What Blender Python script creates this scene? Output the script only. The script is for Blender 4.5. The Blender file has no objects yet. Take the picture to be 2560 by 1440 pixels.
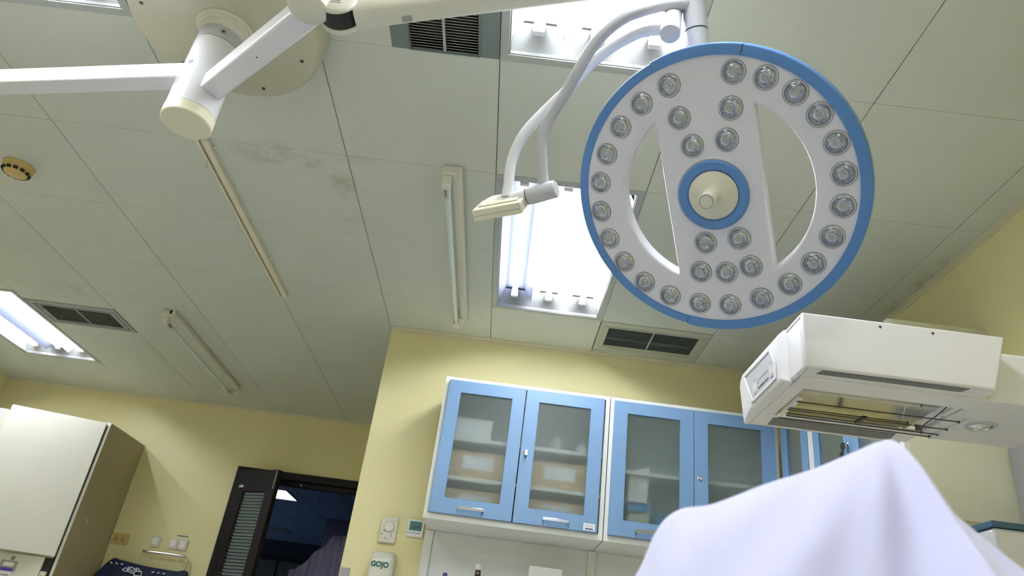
import bpy, bmesh, math, random
from mathutils import Vector, Matrix, Euler
random.seed(7)
SC = bpy.context.scene
COL = SC.collection
EYE = 1.05          # eye height above the floor; everything below is written relative to the eye
R = math.radians

# ------------------------------------------------------------------ camera
cam_d = bpy.data.cameras.new('camera')
cam = bpy.data.objects.new('camera', cam_d)
COL.objects.link(cam)
cam_d.sensor_width = 36.0
cam_d.lens = 1816.33 * 36.0 / 2560.0
cam_d.clip_start = 0.05
cam_d.dof.use_dof = True
cam_d.dof.focus_distance = 2.4
cam_d.dof.aperture_fstop = 5.6
_p, _y, _r = 0.487642, -0.023439, 0.134557
_f = Vector((math.sin(_y) * math.cos(_p), math.cos(_y) * math.cos(_p), math.sin(_p)))
_r0 = Vector((math.cos(_y), -math.sin(_y), 0))
_u0 = _r0.cross(_f)
_right = math.cos(_r) * _r0 + math.sin(_r) * _u0
_up = -math.sin(_r) * _r0 + math.cos(_r) * _u0
cm = Matrix((_right, _up, -_f)).transposed().to_4x4()
cm.translation = Vector((0, 0, EYE))
cam.matrix_world = cm
SC.camera = cam

# ------------------------------------------------------------------ world, exposure
w = bpy.data.worlds.new('world')
SC.world = w
w.use_nodes = True
w.node_tree.nodes['Background'].inputs[0].default_value = (0.35, 0.45, 0.6, 1)
w.node_tree.nodes['Background'].inputs[1].default_value = 0.3
SC.view_settings.view_transform = 'Standard'
SC.view_settings.look = 'None'
SC.view_settings.gamma = 1.0
SC.view_settings.exposure = 1.32
SC.cycles.use_denoising = True
SC.cycles.max_bounces = 10
SC.cycles.diffuse_bounces = 6
SC.cycles.sample_clamp_indirect = 6.0
SC.cycles.adaptive_threshold = 0.02
TUBE = 33.0          # radiance of the lit fluorescent tubes

# ------------------------------------------------------------------ materials
def nt(m):
    m.use_nodes = True
    return m.node_tree.nodes, m.node_tree.links

def mat(name, col, rough=0.5, metal=0.0, vary=0.04, scale=6.0, bump=0.0, bscale=200.0, emit=0.0, ecol=None,
        trans=0.0, ior=1.45, coat=0.0, spec=0.5, sheen=0.0):
    m = bpy.data.materials.new(name)
    N, L = nt(m)
    b = N['Principled BSDF']
    b.inputs['Roughness'].default_value = rough
    b.inputs['Metallic'].default_value = metal
    b.inputs['Specular IOR Level'].default_value = spec
    b.inputs['IOR'].default_value = ior
    b.inputs['Transmission Weight'].default_value = trans
    b.inputs['Coat Weight'].default_value = coat
    b.inputs['Sheen Weight'].default_value = sheen
    c = (*col, 1)
    b.inputs['Base Color'].default_value = c
    if vary > 0:
        tc = N.new('ShaderNodeTexCoord'); n = N.new('ShaderNodeTexNoise'); n.inputs['Scale'].default_value = scale
        n.inputs['Detail'].default_value = 4
        mr = N.new('ShaderNodeMapRange'); mr.inputs[3].default_value = 1 - vary * 2; mr.inputs[4].default_value = 1 + vary * 2
        mx = N.new('ShaderNodeVectorMath'); mx.operation = 'SCALE'
        mx.inputs[0].default_value = col
        L.new(tc.outputs['Object'], n.inputs['Vector']); L.new(n.outputs['Fac'], mr.inputs[0])
        L.new(mr.outputs[0], mx.inputs['Scale']); L.new(mx.outputs[0], b.inputs['Base Color'])
    if bump > 0:
        tc = N.new('ShaderNodeTexCoord'); n = N.new('ShaderNodeTexNoise'); n.inputs['Scale'].default_value = bscale
        bp = N.new('ShaderNodeBump'); bp.inputs['Strength'].default_value = bump; bp.inputs['Distance'].default_value = 0.001
        L.new(tc.outputs['Object'], n.inputs['Vector']); L.new(n.outputs['Fac'], bp.inputs['Height'])
        L.new(bp.outputs[0], b.inputs['Normal'])
    if emit > 0:
        b.inputs['Emission Color'].default_value = (*(ecol or col), 1)
        b.inputs['Emission Strength'].default_value = emit
    return m

def stain_mat(name, col, rough, spots, col2, scale=9.0, vary=0.05):
    """painted surface with a few water stains: spots = (x, y, z, radius, strength)"""
    m = mat(name, col, rough, vary=0)
    N, L = nt(m); b = N['Principled BSDF']
    tc = N.new('ShaderNodeTexCoord')
    n = N.new('ShaderNodeTexNoise'); n.inputs['Scale'].default_value = 1.3; n.inputs['Detail'].default_value = 5
    L.new(tc.outputs['Object'], n.inputs['Vector'])
    mr = N.new('ShaderNodeMapRange'); mr.inputs[3].default_value = 1 - vary; mr.inputs[4].default_value = 1 + vary
    L.new(n.outputs['Fac'], mr.inputs[0])
    base = N.new('ShaderNodeVectorMath'); base.operation = 'SCALE'; base.inputs[0].default_value = col
    L.new(mr.outputs[0], base.inputs['Scale'])
    n2 = N.new('ShaderNodeTexNoise'); n2.inputs['Scale'].default_value = scale; n2.inputs['Detail'].default_value = 8
    n2.inputs['Roughness'].default_value = 0.65
    L.new(tc.outputs['Object'], n2.inputs['Vector'])
    th = N.new('ShaderNodeMapRange'); th.inputs[1].default_value = 0.48; th.inputs[2].default_value = 0.62
    L.new(n2.outputs['Fac'], th.inputs[0])
    acc = None
    for (x, y, z, rx, ry, s) in spots:
        sub = N.new('ShaderNodeVectorMath'); sub.operation = 'SUBTRACT'; sub.inputs[1].default_value = (x, y, z)
        L.new(tc.outputs['Object'], sub.inputs[0])
        dv = N.new('ShaderNodeVectorMath'); dv.operation = 'DIVIDE'; dv.inputs[1].default_value = (rx, ry, 1)
        L.new(sub.outputs[0], dv.inputs[0])
        ln = N.new('ShaderNodeVectorMath'); ln.operation = 'LENGTH'; L.new(dv.outputs[0], ln.inputs[0])
        f = N.new('ShaderNodeMapRange'); f.inputs[1].default_value = 0.3; f.inputs[2].default_value = 1.0
        f.inputs[3].default_value = s; f.inputs[4].default_value = 0
        L.new(ln.outputs['Value'], f.inputs[0])
        if acc is None: acc = f.outputs[0]
        else:
            mx = N.new('ShaderNodeMath'); mx.operation = 'MAXIMUM'
            L.new(acc, mx.inputs[0]); L.new(f.outputs[0], mx.inputs[1]); acc = mx.outputs[0]
    mul = N.new('ShaderNodeMath'); mul.operation = 'MULTIPLY'
    L.new(acc, mul.inputs[0]); L.new(th.outputs[0], mul.inputs[1])
    mix = N.new('ShaderNodeMix'); mix.data_type = 'RGBA'
    L.new(mul.outputs[0], mix.inputs['Factor']); L.new(base.outputs[0], mix.inputs['A'])
    mix.inputs['B'].default_value = (*col2, 1)
    L.new(mix.outputs['Result'], b.inputs['Base Color'])
    return m

M = {}
M['ceiling'] = stain_mat('ceiling_paint', (0.565, 0.59, 0.515), 0.55,
    [(-0.98, 2.33, EYE + 1.7, 0.42, 0.10, 0.40), (-0.80, 2.42, EYE + 1.7, 0.10, 0.22, 0.42), (-0.80, 2.80, EYE + 1.7, 0.10, 0.12, 0.32),
     (1.69, 2.75, EYE + 1.7, 0.06, 0.4, 0.4), (-2.6, 3.9, EYE + 1.7, 0.5, 0.12, 0.25)], (0.27, 0.23, 0.12), vary=0.09)
M['seam'] = mat('ceiling_void', (0.03, 0.035, 0.03), 0.9)
M['wall'] = stain_mat('yellow_wall_paint', (0.725, 0.665, 0.365), 0.5, [(5, 5, 5, .1, .1, .1)], (0.4, 0.35, 0.2), vary=0.05)
M['trim'] = mat('cream_trim', (0.66, 0.62, 0.45), 0.45)
M['floor'] = mat('pale_grey_vinyl', (0.66, 0.66, 0.69), 0.35)
M['white'] = mat('white_plastic', (0.74, 0.72, 0.73), 0.32, vary=0.02)
M['arm'] = mat('white_enamel', (0.72, 0.72, 0.76), 0.22, vary=0.02, coat=0.3)
M['grey'] = mat('pale_grey_plastic', (0.50, 0.50, 0.54), 0.35, vary=0.02)
M['plate'] = mat('cream_cover', (0.50, 0.48, 0.36), 0.28, vary=0.04, scale=3)
M['cream'] = mat('cream_plastic', (0.70, 0.66, 0.50), 0.4, vary=0.03)
M['ivory'] = mat('ivory_plastic', (0.66, 0.64, 0.54), 0.35, vary=0.03)
M['yellowed'] = mat('yellowed_plastic', (0.56, 0.41, 0.15), 0.5, vary=0.08)
M['blue'] = mat('blue_bumper', (0.095, 0.235, 0.54), 0.35, vary=0.03)
M['head'] = mat('lamp_head_plastic', (0.70, 0.69, 0.77), 0.22, vary=0.015, coat=0.2)
M['black'] = mat('black_plastic', (0.015, 0.017, 0.02), 0.4)
M['chrome'] = mat('chrome', (0.80, 0.80, 0.82), 0.14, metal=1, vary=0.02)
M['reflector'] = mat('lens_reflector', (0.52, 0.52, 0.56), 0.10, metal=1, vary=0.25, scale=120, bump=1.0, bscale=180)
M['steel'] = mat('brushed_steel', (0.55, 0.55, 0.55), 0.3, metal=1)
M['rod'] = mat('dark_rod', (0.06, 0.055, 0.05), 0.35, metal=0.6)
M['cabblue'] = mat('blue_cabinet_paint', (0.18, 0.31, 0.50), 0.38, vary=0.03, scale=3)
M['cabwhite'] = mat('cabinet_white', (0.72, 0.73, 0.68), 0.38, vary=0.02)
M['cabgrey'] = mat('cabinet_inside', (0.74, 0.80, 0.78), 0.5, vary=0.02)
M['board'] = mat('grey_laminate', (0.72, 0.73, 0.74), 0.35, vary=0.03)
M['panelcream'] = mat('cream_laminate', (0.64, 0.63, 0.47), 0.4, vary=0.03)
M['locker'] = mat('locker_white', (0.68, 0.66, 0.58), 0.4, vary=0.02)
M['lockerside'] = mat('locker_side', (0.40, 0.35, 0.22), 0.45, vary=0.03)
M['dark'] = mat('dark_gap', (0.02, 0.02, 0.02), 0.8)
M['frosted'] = mat('frosted_glass', (0.93, 0.98, 0.96), 0.29, trans=1.0, ior=1.3, vary=0)
def haze(m, col, f):
    N, L = nt(m); out = N['Material Output']; p = N['Principled BSDF']
    d = N.new('ShaderNodeBsdfDiffuse'); d.inputs['Color'].default_value = (*col, 1)
    x = N.new('ShaderNodeMixShader'); x.inputs[0].default_value = f
    L.new(p.outputs[0], x.inputs[1]); L.new(d.outputs[0], x.inputs[2]); L.new(x.outputs[0], out.inputs['Surface'])
haze(M['frosted'], (0.42, 0.50, 0.48), 0.10)
M['clear'] = mat('clear_glass', (0.95, 1.0, 0.98), 0.02, trans=1.0, ior=1.3, vary=0)
M['tubeglass'] = mat('unlit_tube', (0.62, 0.72, 0.70), 0.1, vary=0.02, coat=0.6)
M['carton'] = mat('brown_carton', (0.58, 0.40, 0.22), 0.7)
M['paper'] = mat('paper', (0.80, 0.80, 0.80), 0.7)
M['cyanblue'] = mat('bright_blue_plastic', (0.05, 0.28, 0.62), 0.4)
M['darkblue'] = mat('dark_blue_plastic', (0.05, 0.13, 0.22), 0.4)
M['wood'] = mat('dark_stained_wood', (0.012, 0.009, 0.011), 0.45, vary=0.2, scale=12, spec=0.3)
M['blind'] = mat('blind_slat', (0.50, 0.57, 0.62), 0.45)
M['sheet'] = mat('white_cotton', (0.57, 0.565, 0.80), 0.85, vary=0.02, sheen=0.3)
M['navy'] = mat('navy_fabric', (0.012, 0.02, 0.06), 0.8, vary=0.1, scale=30)
M['print'] = mat('white_print', (0.7, 0.72, 0.8), 0.6)
M['ink'] = mat('dark_ink', (0.05, 0.06, 0.10), 0.6)
M['greenink'] = mat('green_ink', (0.0, 0.10, 0.09), 0.5)
M['greyink'] = mat('grey_ink', (0.26, 0.26, 0.28), 0.6)
M['lcd'] = mat('lcd_screen', (0.07, 0.19, 0.20), 0.25)
M['ventdark'] = mat('green_grey_metal', (0.16, 0.20, 0.19), 0.45)
M['ventgrey'] = mat('grey_metal', (0.30, 0.32, 0.30), 0.45)
M['ventcream'] = mat('pale_green_metal', (0.46, 0.48, 0.38), 0.45)
M['slat'] = mat('vent_slat', (0.34, 0.38, 0.35), 0.45)
M['mesh'] = mat('perforated_metal', (0.16, 0.16, 0.18), 0.5, vary=0.35, scale=140)
M['reflin'] = mat('heater_reflector', (0.55, 0.52, 0.38), 0.18, metal=0.7, vary=0.05)
M['tray'] = mat('troffer_white', (0.90, 0.90, 0.88), 0.4, vary=0)
M['reflector_grey'] = mat('troffer_reflector', (0.30, 0.31, 0.31), 0.4, vary=0)
M['frame_al'] = mat('aluminium_frame', (0.42, 0.44, 0.42), 0.4, metal=0.3)
M['tube'] = mat('lit_tube', (1, 1, 1), 0.5, vary=0, emit=TUBE, ecol=(0.94, 0.975, 1.03))
M['tube_blue'] = mat('blue_tint_tube', (1, 1, 1), 0.5, vary=0, emit=TUBE * .25, ecol=(0.55, 0.62, 1.0))  # weaker blue tube, colour made up to tint the reflector around it
M['hallpanel'] = mat('hall_light_panel', (1, 1, 1), 0.5, vary=0, emit=1.1, ecol=(0.8, 0.88, 1.0))
M['hall'] = mat('hall_daylight_blue', (0.20, 0.30, 0.46), 0.6)  # bluish daylight on the hall ceiling, put into its base colour
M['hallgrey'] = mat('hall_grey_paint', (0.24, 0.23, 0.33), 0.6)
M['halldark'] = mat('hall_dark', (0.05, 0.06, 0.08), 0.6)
M['lavender'] = mat('lavender_cloth', (0.55, 0.50, 0.85), 0.85)
M['brownglass'] = mat('brown_glass', (0.05, 0.015, 0.008), 0.08, coat=0.6)
M['violet'] = mat('violet_plastic', (0.10, 0.06, 0.40), 0.4)
M['steelgrey'] = mat('grey_guard', (0.34, 0.32, 0.33), 0.5)
M['mattress'] = mat('mattress_vinyl', (0.15, 0.22, 0.30), 0.5)

# ------------------------------------------------------------------ mesh builder
def V(*a): return Vector(a)

class B:
    def __init__(s): s.v = []; s.f = []; s.m = []
    def add(s, vs, fs, m=0):
        o = len(s.v); s.v += [Vector(v) for v in vs]; s.f += [tuple(i + o for i in f) for f in fs]; s.m += [m] * len(fs)
        return s
    def box(s, x0, x1, y0, y1, z0, z1, m=0):
        return s.obox(V((x0 + x1) / 2, (y0 + y1) / 2, (z0 + z1) / 2), V(abs(x1 - x0) / 2, 0, 0), V(0, abs(y1 - y0) / 2, 0), V(0, 0, abs(z1 - z0) / 2), m)
    def obox(s, c, a, b, d, m=0):
        c = Vector(c); a = Vector(a); b = Vector(b); d = Vector(d)
        vs = [c + i * a + j * b + k * d for k in (-1, 1) for j in (-1, 1) for i in (-1, 1)]
        fs = [(0, 2, 3, 1), (4, 5, 7, 6), (0, 1, 5, 4), (2, 6, 7, 3), (0, 4, 6, 2), (1, 3, 7, 5)]
        if a.cross(b).dot(d) < 0: fs = [tuple(reversed(f)) for f in fs]
        return s.add(vs, fs, m)
    def lathe(s, o, ax, prof, n=40, m=0, caps=True, mats=None):
        o = Vector(o); ax = Vector(ax).normalized()
        u = ax.orthogonal().normalized(); w_ = ax.cross(u)
        vs = []; fs = []; ms = []
        for (r, h) in prof:
            for k in range(n):
                a = 2 * math.pi * k / n
                vs.append(o + ax * h + (u * math.cos(a) + w_ * math.sin(a)) * r)
        for i in range(len(prof) - 1):
            for k in range(n):
                k2 = (k + 1) % n
                fs.append((i * n + k, i * n + k2, (i + 1) * n + k2, (i + 1) * n + k)); ms.append(mats[i] if mats else m)
        if caps:
            if prof[0][0] > 1e-6: fs.append(tuple(reversed(range(n)))); ms.append(mats[0] if mats else m)
            if prof[-1][0] > 1e-6: fs.append(tuple((len(prof) - 1) * n + k for k in range(n))); ms.append(mats[-1] if mats else m)
        off = len(s.v); s.v += vs; s.f += [tuple(i + off for i in f) for f in fs]; s.m += ms
        return s
    def cyl(s, p0, p1, r0, r1=None, n=32, m=0):
        p0 = Vector(p0); p1 = Vector(p1); r1 = r0 if r1 is None else r1
        L_ = (p1 - p0).length
        return s.lathe(p0, p1 - p0, [(r0, 0), (r1, L_)], n, m)
    def tube(s, pts, r, n=16, sub=6, m=0, closed_ends=True):
        P = [Vector(p) for p in pts]
        if sub > 1 and len(P) > 2:
            Q = []
            E_ = [P[0] * 2 - P[1]] + P + [P[-1] * 2 - P[-2]]
            for i in range(1, len(E_) - 2):
                for k in range(sub):
                    t = k / sub; a, b, c, d = E_[i - 1], E_[i], E_[i + 1], E_[i + 2]
                    Q.append(0.5 * ((2 * b) + (c - a) * t + (2 * a - 5 * b + 4 * c - d) * t * t + (3 * b - a - 3 * c + d) * t ** 3))
            Q.append(P[-1]); P = Q
        T = [(P[min(i + 1, len(P) - 1)] - P[max(i - 1, 0)]).normalized() for i in range(len(P))]
        u = T[0].orthogonal().normalized(); vs = []
        for i, p in enumerate(P):
            u = (u - T[i] * u.dot(T[i])).normalized(); w_ = T[i].cross(u)
            rr = r[i * (len(r) - 1) // max(1, len(P) - 1)] if isinstance(r, (list, tuple)) else r
            vs += [p + (u * math.cos(2 * math.pi * k / n) + w_ * math.sin(2 * math.pi * k / n)) * rr for k in range(n)]
        fs = [(i * n + k, i * n + (k + 1) % n, (i + 1) * n + (k + 1) % n, (i + 1) * n + k) for i in range(len(P) - 1) for k in range(n)]
        if closed_ends: fs += [tuple(reversed(range(n))), tuple((len(P) - 1) * n + k for k in range(n))]
        return s.add(vs, fs, m)
    def prism(s, poly, o, u, w_, d, m=0):
        """polygon (a,b) pairs placed at o + a*u + b*w_, extruded by vector d"""
        o = Vector(o); u = Vector(u); w_ = Vector(w_); d = Vector(d); n = len(poly)
        vs = [o + a * u + b * w_ for a, b in poly] + [o + a * u + b * w_ + d for a, b in poly]
        fs = [tuple(reversed(range(n))), tuple(range(n, 2 * n))] + [(i, (i + 1) % n, n + (i + 1) % n, n + i) for i in range(n)]
        area = sum(poly[i][0] * poly[(i + 1) % n][1] - poly[(i + 1) % n][0] * poly[i][1] for i in range(n))
        if (u.cross(w_).dot(d) < 0) != (area < 0): fs = [tuple(reversed(f)) for f in fs]
        return s.add(vs, fs, m)
    def frame(s, x0, x1, y0, y1, bx, by, o, u, w_, d, m=0):
        """rectangular frame in plane (u,w_) with border widths, extruded by d"""
        for (a0, a1, b0, b1) in ((x0, x1, y0, y0 + by), (x0, x1, y1 - by, y1), (x0, x0 + bx, y0 + by, y1 - by), (x1 - bx, x1, y0 + by, y1 - by)):
            s.prism([(a0, b0), (a1, b0), (a1, b1), (a0, b1)], o, u, w_, d, m)
        return s

ORG = {}
def mk(name, b, mats, parent=None, origin=None, bevel=0.0, seg=2, smooth=True, local=False, kind=None):
    me = bpy.data.meshes.new(name)
    if parent is not None: org = ORG[parent.name]
    elif origin is not None: org = Vector(origin)
    elif b.v:
        lo = [min(v[i] for v in b.v) for i in range(3)]; hi = [max(v[i] for v in b.v) for i in range(3)]
        org = V((lo[0] + hi[0]) / 2, (lo[1] + hi[1]) / 2, lo[2])
    else: org = V(0, 0, 0)
    if local: org_m = V(0, 0, 0)
    else: org_m = org
    me.from_pydata([tuple(v - org_m) for v in b.v], [], b.f)
    if not isinstance(mats, (list, tuple)): mats = [mats]
    for m_ in mats: me.materials.append(M[m_])
    for p_, i in zip(me.polygons, b.m): p_.material_index = i
    if smooth:
        for p_ in me.polygons: p_.use_smooth = True
        me.set_sharp_from_angle(angle=R(35))
    me.update()
    o = bpy.data.objects.new(name, me); COL.objects.link(o)
    if parent is not None: o.parent = parent; ORG[o.name] = org
    else: o.location = org; ORG[o.name] = org
    if bevel > 0:
        md = o.modifiers.new('bevel', 'BEVEL'); md.width = bevel; md.segments = seg; md.limit_method = 'ANGLE'; md.angle_limit = R(40)
    if kind: o['kind'] = kind
    return o

def tag(o, label, cat, group=None):
    o['label'] = label; o['category'] = cat
    if group: o['group'] = group
    return o

def thing(name, label, cat, loc, group=None):
    o = bpy.data.objects.new(name, None); COL.objects.link(o); o.location = Vector(loc); o.empty_display_size = 0.05
    ORG[o.name] = Vector(loc)
    return tag(o, label, cat, group)

def struct(name, b, mats, **k):
    return mk(name, b, mats, origin=(0, 0, -EYE), kind='structure', **k)

def plate2d(splines, ext, bev):
    """flat plate with holes from closed outlines, rounded edges; returned as B in local xy, thickness along z"""
    cu = bpy.data.curves.new('tmp', 'CURVE'); cu.dimensions = '2D'; cu.fill_mode = 'BOTH'
    cu.extrude = ext; cu.bevel_depth = bev; cu.bevel_resolution = 3
    for pts in splines:
        sp = cu.splines.new('POLY'); sp.points.add(len(pts) - 1); sp.use_cyclic_u = True
        for q, (x, y) in zip(sp.points, pts): q.co = (x, y, 0, 1)
    ob = bpy.data.objects.new('tmp', cu); COL.objects.link(ob)
    dg = bpy.context.evaluated_depsgraph_get()
    me = bpy.data.meshes.new_from_object(ob.evaluated_get(dg))
    b = B(); b.add([v.co.copy() for v in me.vertices], [tuple(p.vertices) for p in me.polygons])
    bpy.data.objects.remove(ob); bpy.data.meshes.remove(me)
    return b

def text_b(txt, size, ext=0.0004, bold=0.0):
    cu = bpy.data.curves.new('tmp', 'FONT'); cu.body = txt; cu.size = size; cu.extrude = ext; cu.offset = bold
    cu.align_x = 'CENTER'; cu.align_y = 'CENTER'
    ob = bpy.data.objects.new('tmp', cu); COL.objects.link(ob)
    dg = bpy.context.evaluated_depsgraph_get()
    me = bpy.data.meshes.new_from_object(ob.evaluated_get(dg))
    b = B(); b.add([v.co.copy() for v in me.vertices], [tuple(p.vertices) for p in me.polygons])
    bpy.data.objects.remove(ob); bpy.data.meshes.remove(me)
    return b

def xf(b, o, u, w_, d):
    """place a local builder: x->u, y->w_, z->d at o"""
    o = Vector(o); u = Vector(u); w_ = Vector(w_); d = Vector(d)
    b.v = [o + v.x * u + v.y * w_ + v.z * d for v in b.v]
    if u.cross(w_).dot(d) < 0: b.f = [tuple(reversed(f)) for f in b.f]
    return b

X_, Y_, Z_ = V(1, 0, 0), V(0, 1, 0), V(0, 0, 1)

# ================================================================== THE ROOM
H = 1.70                      # ceiling above the eye
XL, XR, YN, YB, YF, XC = -4.23, 1.727, -2.8, 3.878, 5.917, -0.752
FL = -EYE
GX = [-4.23, -3.69, -3.105, -2.52, -1.935, -1.347, -0.760, -0.174, 0.411, 1.003, 1.600, 1.727]
GY = [-2.8, -2.405, -1.82, -1.235, -0.65, -0.065, 0.52, 1.105, 1.688, 2.282, 2.865, 3.445, 3.878, 4.035, 4.62, 5.2, 5.917]
TROF = {}   # openings (x0,x1,y0,y1)
LIGHTS = [('C', -0.174, 0.411, 2.282, 3.445), ('B', -0.174, 0.411, 0.52, 1.688), ('A', -1.935, -1.347, 0.52, 1.688),
          ('D', -3.69, -3.105, 4.035, 5.2), ('E', -0.174, 0.411, -1.82, -0.65), ('F', -1.935, -1.347, -1.82, -0.65)]

VENTS = [(-0.517, -0.174, 1.105, 1.688), (0.411, 1.003, 3.445, 3.83), (-3.105, -2.52, 4.135, 4.482)]
def hit(x, y):
    for n_, a, b_, c, d in LIGHTS:
        if a < x < b_ and c < y < d: return True
    for a, b_, c, d in VENTS:
        if a < x < b_ and c < y < d: return True
    return False
gx = sorted(set(GX + [-0.517])); gy = sorted(set(GY + [4.135, 4.482, 3.83]))
cb = B()
for i in range(len(gx) - 1):
    for j in range(len(gy) - 1):
        x0, x1, y0, y1 = gx[i], gx[i + 1], gy[j], gy[j + 1]
        xm, ym = (x0 + x1) / 2, (y0 + y1) / 2
        if ym > YB and xm > XC: continue
        if hit(xm, ym): continue
        g = 0.0016; e = 0.0007
        real_y0 = y0 in GY and abs(y0 - YB) > .01 ; real_y1 = y1 in GY and abs(y1 - YB) > .01
        real_x0 = x0 in GX; real_x1 = x1 in GX
        xx1 = x1
        if xm < XC and ym > YB and x1 > XC: xx1 = XC
        if ym > YB and i < len(gx) - 1 and abs(x1 - -0.760) < 1e-6: xx1 = XC
        cb.box(x0 + (g if real_x0 else 0), xx1 - (g if real_x1 else 0), y0 + (e if real_y0 else 0), y1 - (e if real_y1 else 0), H, H + 0.012)
struct('ceiling', cb, 'ceiling', smooth=False)
vb = B(); vb.box(XL - .1, XR + .1, YN - .1, YF + .1, H + 0.16, H + 0.20)
struct('ceiling.001', vb, 'seam', smooth=False)
sb_ = B()
# dark closers just above the panel joints (leave the light trays and ducts free)
for x in GX[1:-1]:
    for j in range(len(gy) - 1):
        ym = (gy[j] + gy[j + 1]) / 2
        if hit(x - .01, ym) or hit(x + .01, ym) or (ym > YB and x > XC): continue
        sb_.box(x - 0.01, x + 0.01, gy[j], gy[j + 1], H + 0.0125, H + 0.016)
for y in GY[1:-1]:
    for i in range(len(gx) - 1):
        xm = (gx[i] + gx[i + 1]) / 2
        if hit(xm, y - .01) or hit(xm, y + .01) or (y > YB - .01 and xm > XC): continue
        sb_.box(gx[i] + .011, gx[i + 1] - .011, y - 0.01, y + 0.01, H + 0.0125, H + 0.016)
struct('trim_1', sb_, 'ventgrey', smooth=False)

b = B(); b.box(XL - .1, XR + .1, YN - .1, 14.2, FL - 0.1, FL); struct('floor', b, 'floor')
b = B(); b.box(XL - .1, XL, YN, YF, FL, H + .2); struct('wall_left', b, 'wall')
b = B(); b.box(XR, XR + .1, YN, YB, FL, H + .2); struct('wall_right', b, 'wall')
b = B(); b.box(XL, XR, YN - .1, YN, FL, H + .2); struct('wall_behind', b, 'wall')
b = B(); b.box(XC, XR + .1, YB, YB + .1, FL, H + .2); b.box(XC, XC + .1, YB + .1, YF + .1, FL, H + .2); struct('wall_front', b, 'wall')
DX0, DX1, DZ = -2.122, -0.90, 1.222
b = B(); b.box(XL - .1, DX0, YF, YF + .1, FL, H + .2); b.box(DX0, DX1, YF, YF + .1, DZ, H + .2); b.box(DX1, XC, YF, YF + .1, FL, H + .2)
struct('wall_far', b, 'wall')
# cream angle strips where walls meet the ceiling
b = B(); b.box(XC, XR, YB - .028, YB, H - .006, H - .0005); b.box(XC, XR, YB - .006, YB, H - .022, H - .006); struct('trim_2', b, 'trim')
b = B(); b.box(XR - .02, XR, YN, YB - .03, H - .006, H - .0005); b.box(XR - .006, XR, YN, YB - .03, H - .02, H - .006); struct('trim_3', b, 'trim')
b = B(); b.box(XL, XC, YF - .02, YF, H - .006, H - .0005); b.box(XL, XC, YF - .006, YF, H - .02, H - .006); struct('trim_4', b, 'trim')
b = B(); b.box(XL, XL + .02, YN, YF - .02, H - .006, H - .0005); struct('trim_5', b, 'trim')

# ---- recessed ceiling lights
def troffer(x0, x1, y0, y1, label, blue=None):
    t = thing('ceiling_light', label, 'ceiling light', (x0, y0, H), 'recessed fluorescent ceiling lights')
    fr = B(); fr.frame(x0, x1, y0, y1, 0.028, 0.028, (0, 0, H - .004), X_, Y_, V(0, 0, .02))
    mk('frame', fr, 'frame_al', t, bevel=.002)
    a0, a1, c0, c1 = x0 + .028, x1 - .028, y0 + .028, y1 - .028
    z0, z1 = H, H + .095
    tr = B()
    tr.box(a0, a1, c0, c1, z1, z1 + .006)
    for (p, q) in ((a0, a0 + .004), (a1 - .004, a1)): tr.box(p, q, c0, c1, z0, z1)
    for (p, q) in ((c0, c0 + .004), (c1 - .004, c1)): tr.box(a0, a1, p, q, z0, z1)
    mk('housing', tr, 'reflector_grey', t, smooth=False)
    w_ = a1 - a0
    rf = B()                                   # folded white reflector: ridges between the tubes
    prof = [(0, .01), (.06, .085), (.25, .085), (.33, .015), (.41, .085), (.58, .085), (.66, .015), (.74, .085), (.94, .085), (1, .01)]
    for k in range(len(prof) - 1):
        (u0, h0), (u1, h1) = prof[k], prof[k + 1]
        rf.add([(a0 + .005 + u0 * (w_ - .01), c0 + .06, z0 + h0), (a0 + .005 + u1 * (w_ - .01), c0 + .06, z0 + h1),
                (a0 + .005 + u1 * (w_ - .01), c1 - .06, z0 + h1), (a0 + .005 + u0 * (w_ - .01), c1 - .06, z0 + h0)], [(0, 3, 2, 1)])
    mk('reflector', rf, 'reflector_grey', t, smooth=False)
    for (p, q, r_) in ((c0 + .004, c0 + .06, 1), (c1 - .06, c1 - .004, -1)):
        en = B(); lo, hi = (.012, .075)
        en.add([(a0 + .005, p, z0 + (lo if r_ > 0 else hi)), (a1 - .005, p, z0 + (lo if r_ > 0 else hi)),
                (a1 - .005, q, z0 + (hi if r_ > 0 else lo)), (a0 + .005, q, z0 + (hi if r_ > 0 else lo))], [(0, 3, 2, 1)])
        mk('end_plate', en, 'reflector_grey', t, smooth=False)
    for u in (.16, .495, .83):
        xx = a0 + u * w_
        tb = B(); tb.cyl((xx, c0 + .075, z0 + .05), (xx, c1 - .075, z0 + .05), .013, n=14)
        tube = mk('tube', tb, 'tube_blue' if blue == u else 'tube', t)
        for (p, q) in ((c0 + .055, c0 + .075), (c1 - .075, c1 - .055)):
            so = B(); so.box(xx - .018, xx + .018, p, q, z0 + .03, z0 + .07)
            mk('socket', so, 'white', t, bevel=.002)
    return t
LAB = {'C': 'lit recessed ceiling light behind the lower left of the ring lamp',
       'B': 'lit recessed ceiling light behind the curved yoke tubes, beside the dark green vent',
       'A': 'lit recessed ceiling light beside the round cream mounting cover',
       'D': 'lit recessed ceiling light beside the long grey vent, over the tall white locker',
       'E': 'lit recessed ceiling light behind the viewer on the right', 'F': 'lit recessed ceiling light behind the viewer on the left',
       'G': 'lit recessed ceiling light over the left side of the bed'}
for n_, a, b_, c, d in LIGHTS: troffer(a, b_, c, d, LAB[n_], {'C': .16, 'D': .495}.get(n_))

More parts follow.
